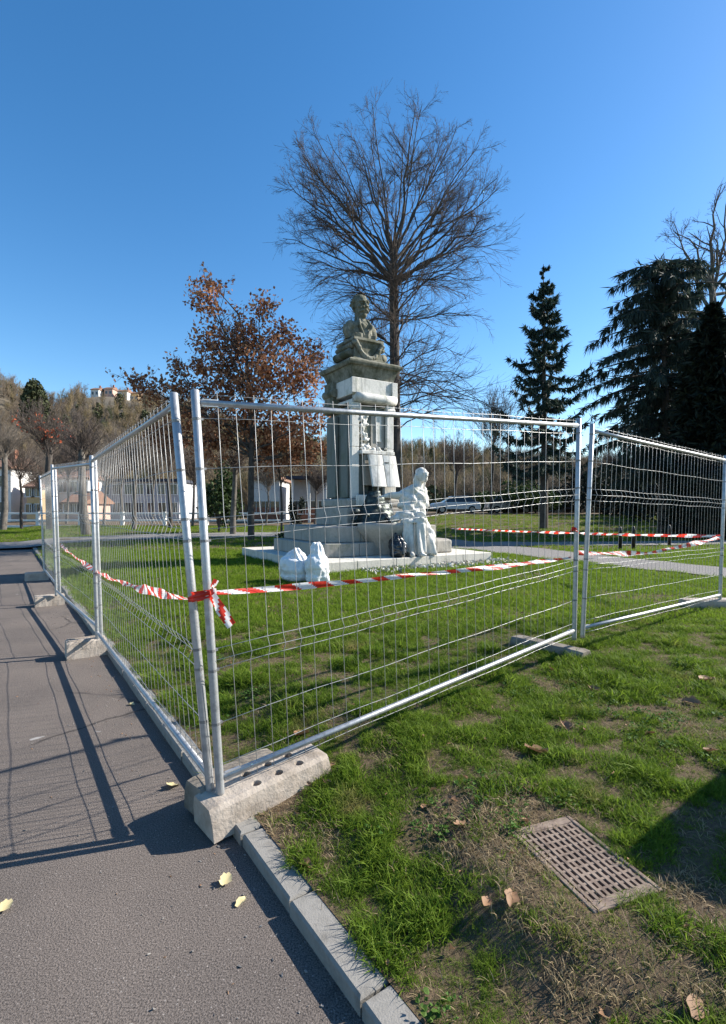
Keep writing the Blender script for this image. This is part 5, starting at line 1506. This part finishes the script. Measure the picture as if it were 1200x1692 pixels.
spec = [(893, 1243, .115, 0, 'large tan dead leaf curled up on the grass above the drain grate'), (932, 1196, .09, 0, 'dark brown dead leaf lying in the grass near the large tan leaf'),
        (1162, 1124, .13, 0, 'large pale dead leaf on the grass close to the right edge'), (1146, 1160, .10, 0, 'crumpled dead leaf just below the large pale leaf at the right edge'),
        (1117, 1063, .07, 0, 'small pink brown leaf on the lawn beyond the pale leaf pair'), (980, 1138, .09, 0, 'flat tan leaf between the fence post and the large tan leaf'),
        (1076, 1210, .06, 0, 'little pale leaf alone in the grass under the dark leaf pair'), (912, 1107, .08, 0, 'greyish leaf in the grass below the double fence post'),
        (497, 1212, .11, 0, 'orange brown leaf behind the mesh next to the long concrete block'), (548, 1262, .055, 0, 'pale narrow leaf at the end of the long concrete block'),
        (764, 1362, .06, 0, 'whitish leaf on the bare patch left of the drain grate'), (746, 1318, .045, 0, 'small pale leaf left of the grate above the bare patch'),
        (806, 1488, .055, 0, 'upright yellowish leaf in the grass below the grate corner'), (846, 1478, .06, 0, 'pale tan leaf right beside the upright yellowish leaf'),
        (1150, 1655, .07, 0, 'curled beige leaf at the bottom right corner'), (1003, 1675, .055, 0, 'small brown leaf at the bottom edge on bare soil'),
        (508, 1428, .07, 0, 'orange leaf lying on the soil beside the kerb'), (1170, 1240, .07, 0, 'brown leaf beside the cabinet shadow at the right edge'),
        (372, 1462, .055, 1, 'pale yellow leaf on the asphalt nearer the fence corner'), (401, 1491, .05, 1, 'yellow green leaf on the asphalt just above the kerb shadow'),
        (284, 1300, .07, 1, 'crumpled yellow leaf on the path beside the fence corner'), (6, 1506, .05, 1, 'small yellow leaf at the left edge of the asphalt'),
        (216, 1165, .05, 1, 'whitish scrap of leaf at the foot of the left fence'), (870, 1300, .05, 0, 'leaf half hidden in taller grass above the grate'), (700, 1330, .05, 0, 'brownish leaf in the grass between the kerb and the grate')]
for i, (lx, ly, sz, pal, lb) in enumerate(spec):
    if pal: q = gp(lx, ly, 0.0); z = .004
    else:
        q = gp(lx, ly, .2)
        for _ in range(4): q = gp(lx, ly, hz(q.x, q.y)+.02)
        z = hz(q.x, q.y)+.012
    o = link('dead_leaf', (LPm if pal else LM)[i % (3 if pal else 5)])
    o.location = (q.x, q.y, z); o.scale = (sz*1.1, sz*1.0, sz*.9); rr = random.Random(i)
    o.rotation_euler = (rr.uniform(-.3, .3) if not pal else 0, rr.uniform(-.3, .3) if not pal else 0, rr.uniform(0, 6.28))
    tag(o, lb, 'leaf', 'fallen leaves')
# litter of small leaf scraps and soil crumbs
x, y = ring_pts(1.0, 8, 20); n_ = len(x); s_ = rng.uniform(.010, .038, n_)
prot = [bpy.data.objects.new('l', LM[k]) for k in range(5)]
scatter('leaf_litter', np.stack([x, y, lawn_z(x, y)+.022], 1), np.stack([rng.normal(size=n_)*.5, rng.normal(size=n_)*.5, rng.uniform(0, 6.28, n_)], 1), np.stack([s_, s_*rng.uniform(.4, 1, n_), s_], 1), rng.integers(0, 5, n_), prot)

# grit and leaf crumbs gathered along the kerb on the asphalt
gm = []
for k in range(4):
    b_ = MB(); r1 = random.Random(k)
    a, bb_, cc_ = Vector((1, r1.uniform(-.4, .4), 0)), Vector((r1.uniform(-.4, .4), .8, .1)), Vector((0, .1, .6))
    b_.obox((0, 0, .3), a*.5, bb_*.5, cc_*.5); gm.append(bpy.data.objects.new('g', b_.mesh('g', [M['path'], M['kerb'], M['fallen'], M['path']][k])))
n_ = 700
sa = rng.uniform(-2.2, 9, n_); da = -np.abs(rng.normal(size=n_))*.28-.004
wide = rng.uniform(size=n_) < .25; da = np.where(wide, -rng.uniform(0, 3, n_), da)
xg, yg = sd2xy(sa, da); sg_ = rng.uniform(.003, .008, n_)
scatter('path_grit', np.stack([xg, yg, np.full(n_, .001)], 1), np.stack([rng.normal(size=n_)*.3, rng.normal(size=n_)*.3, rng.uniform(0, 6.28, n_)], 1), np.stack([sg_*rng.uniform(.8, 2, n_), sg_, sg_*.7], 1), rng.integers(0, 4, n_), gm)
print('T end', round(time.time()-_T0, 1))
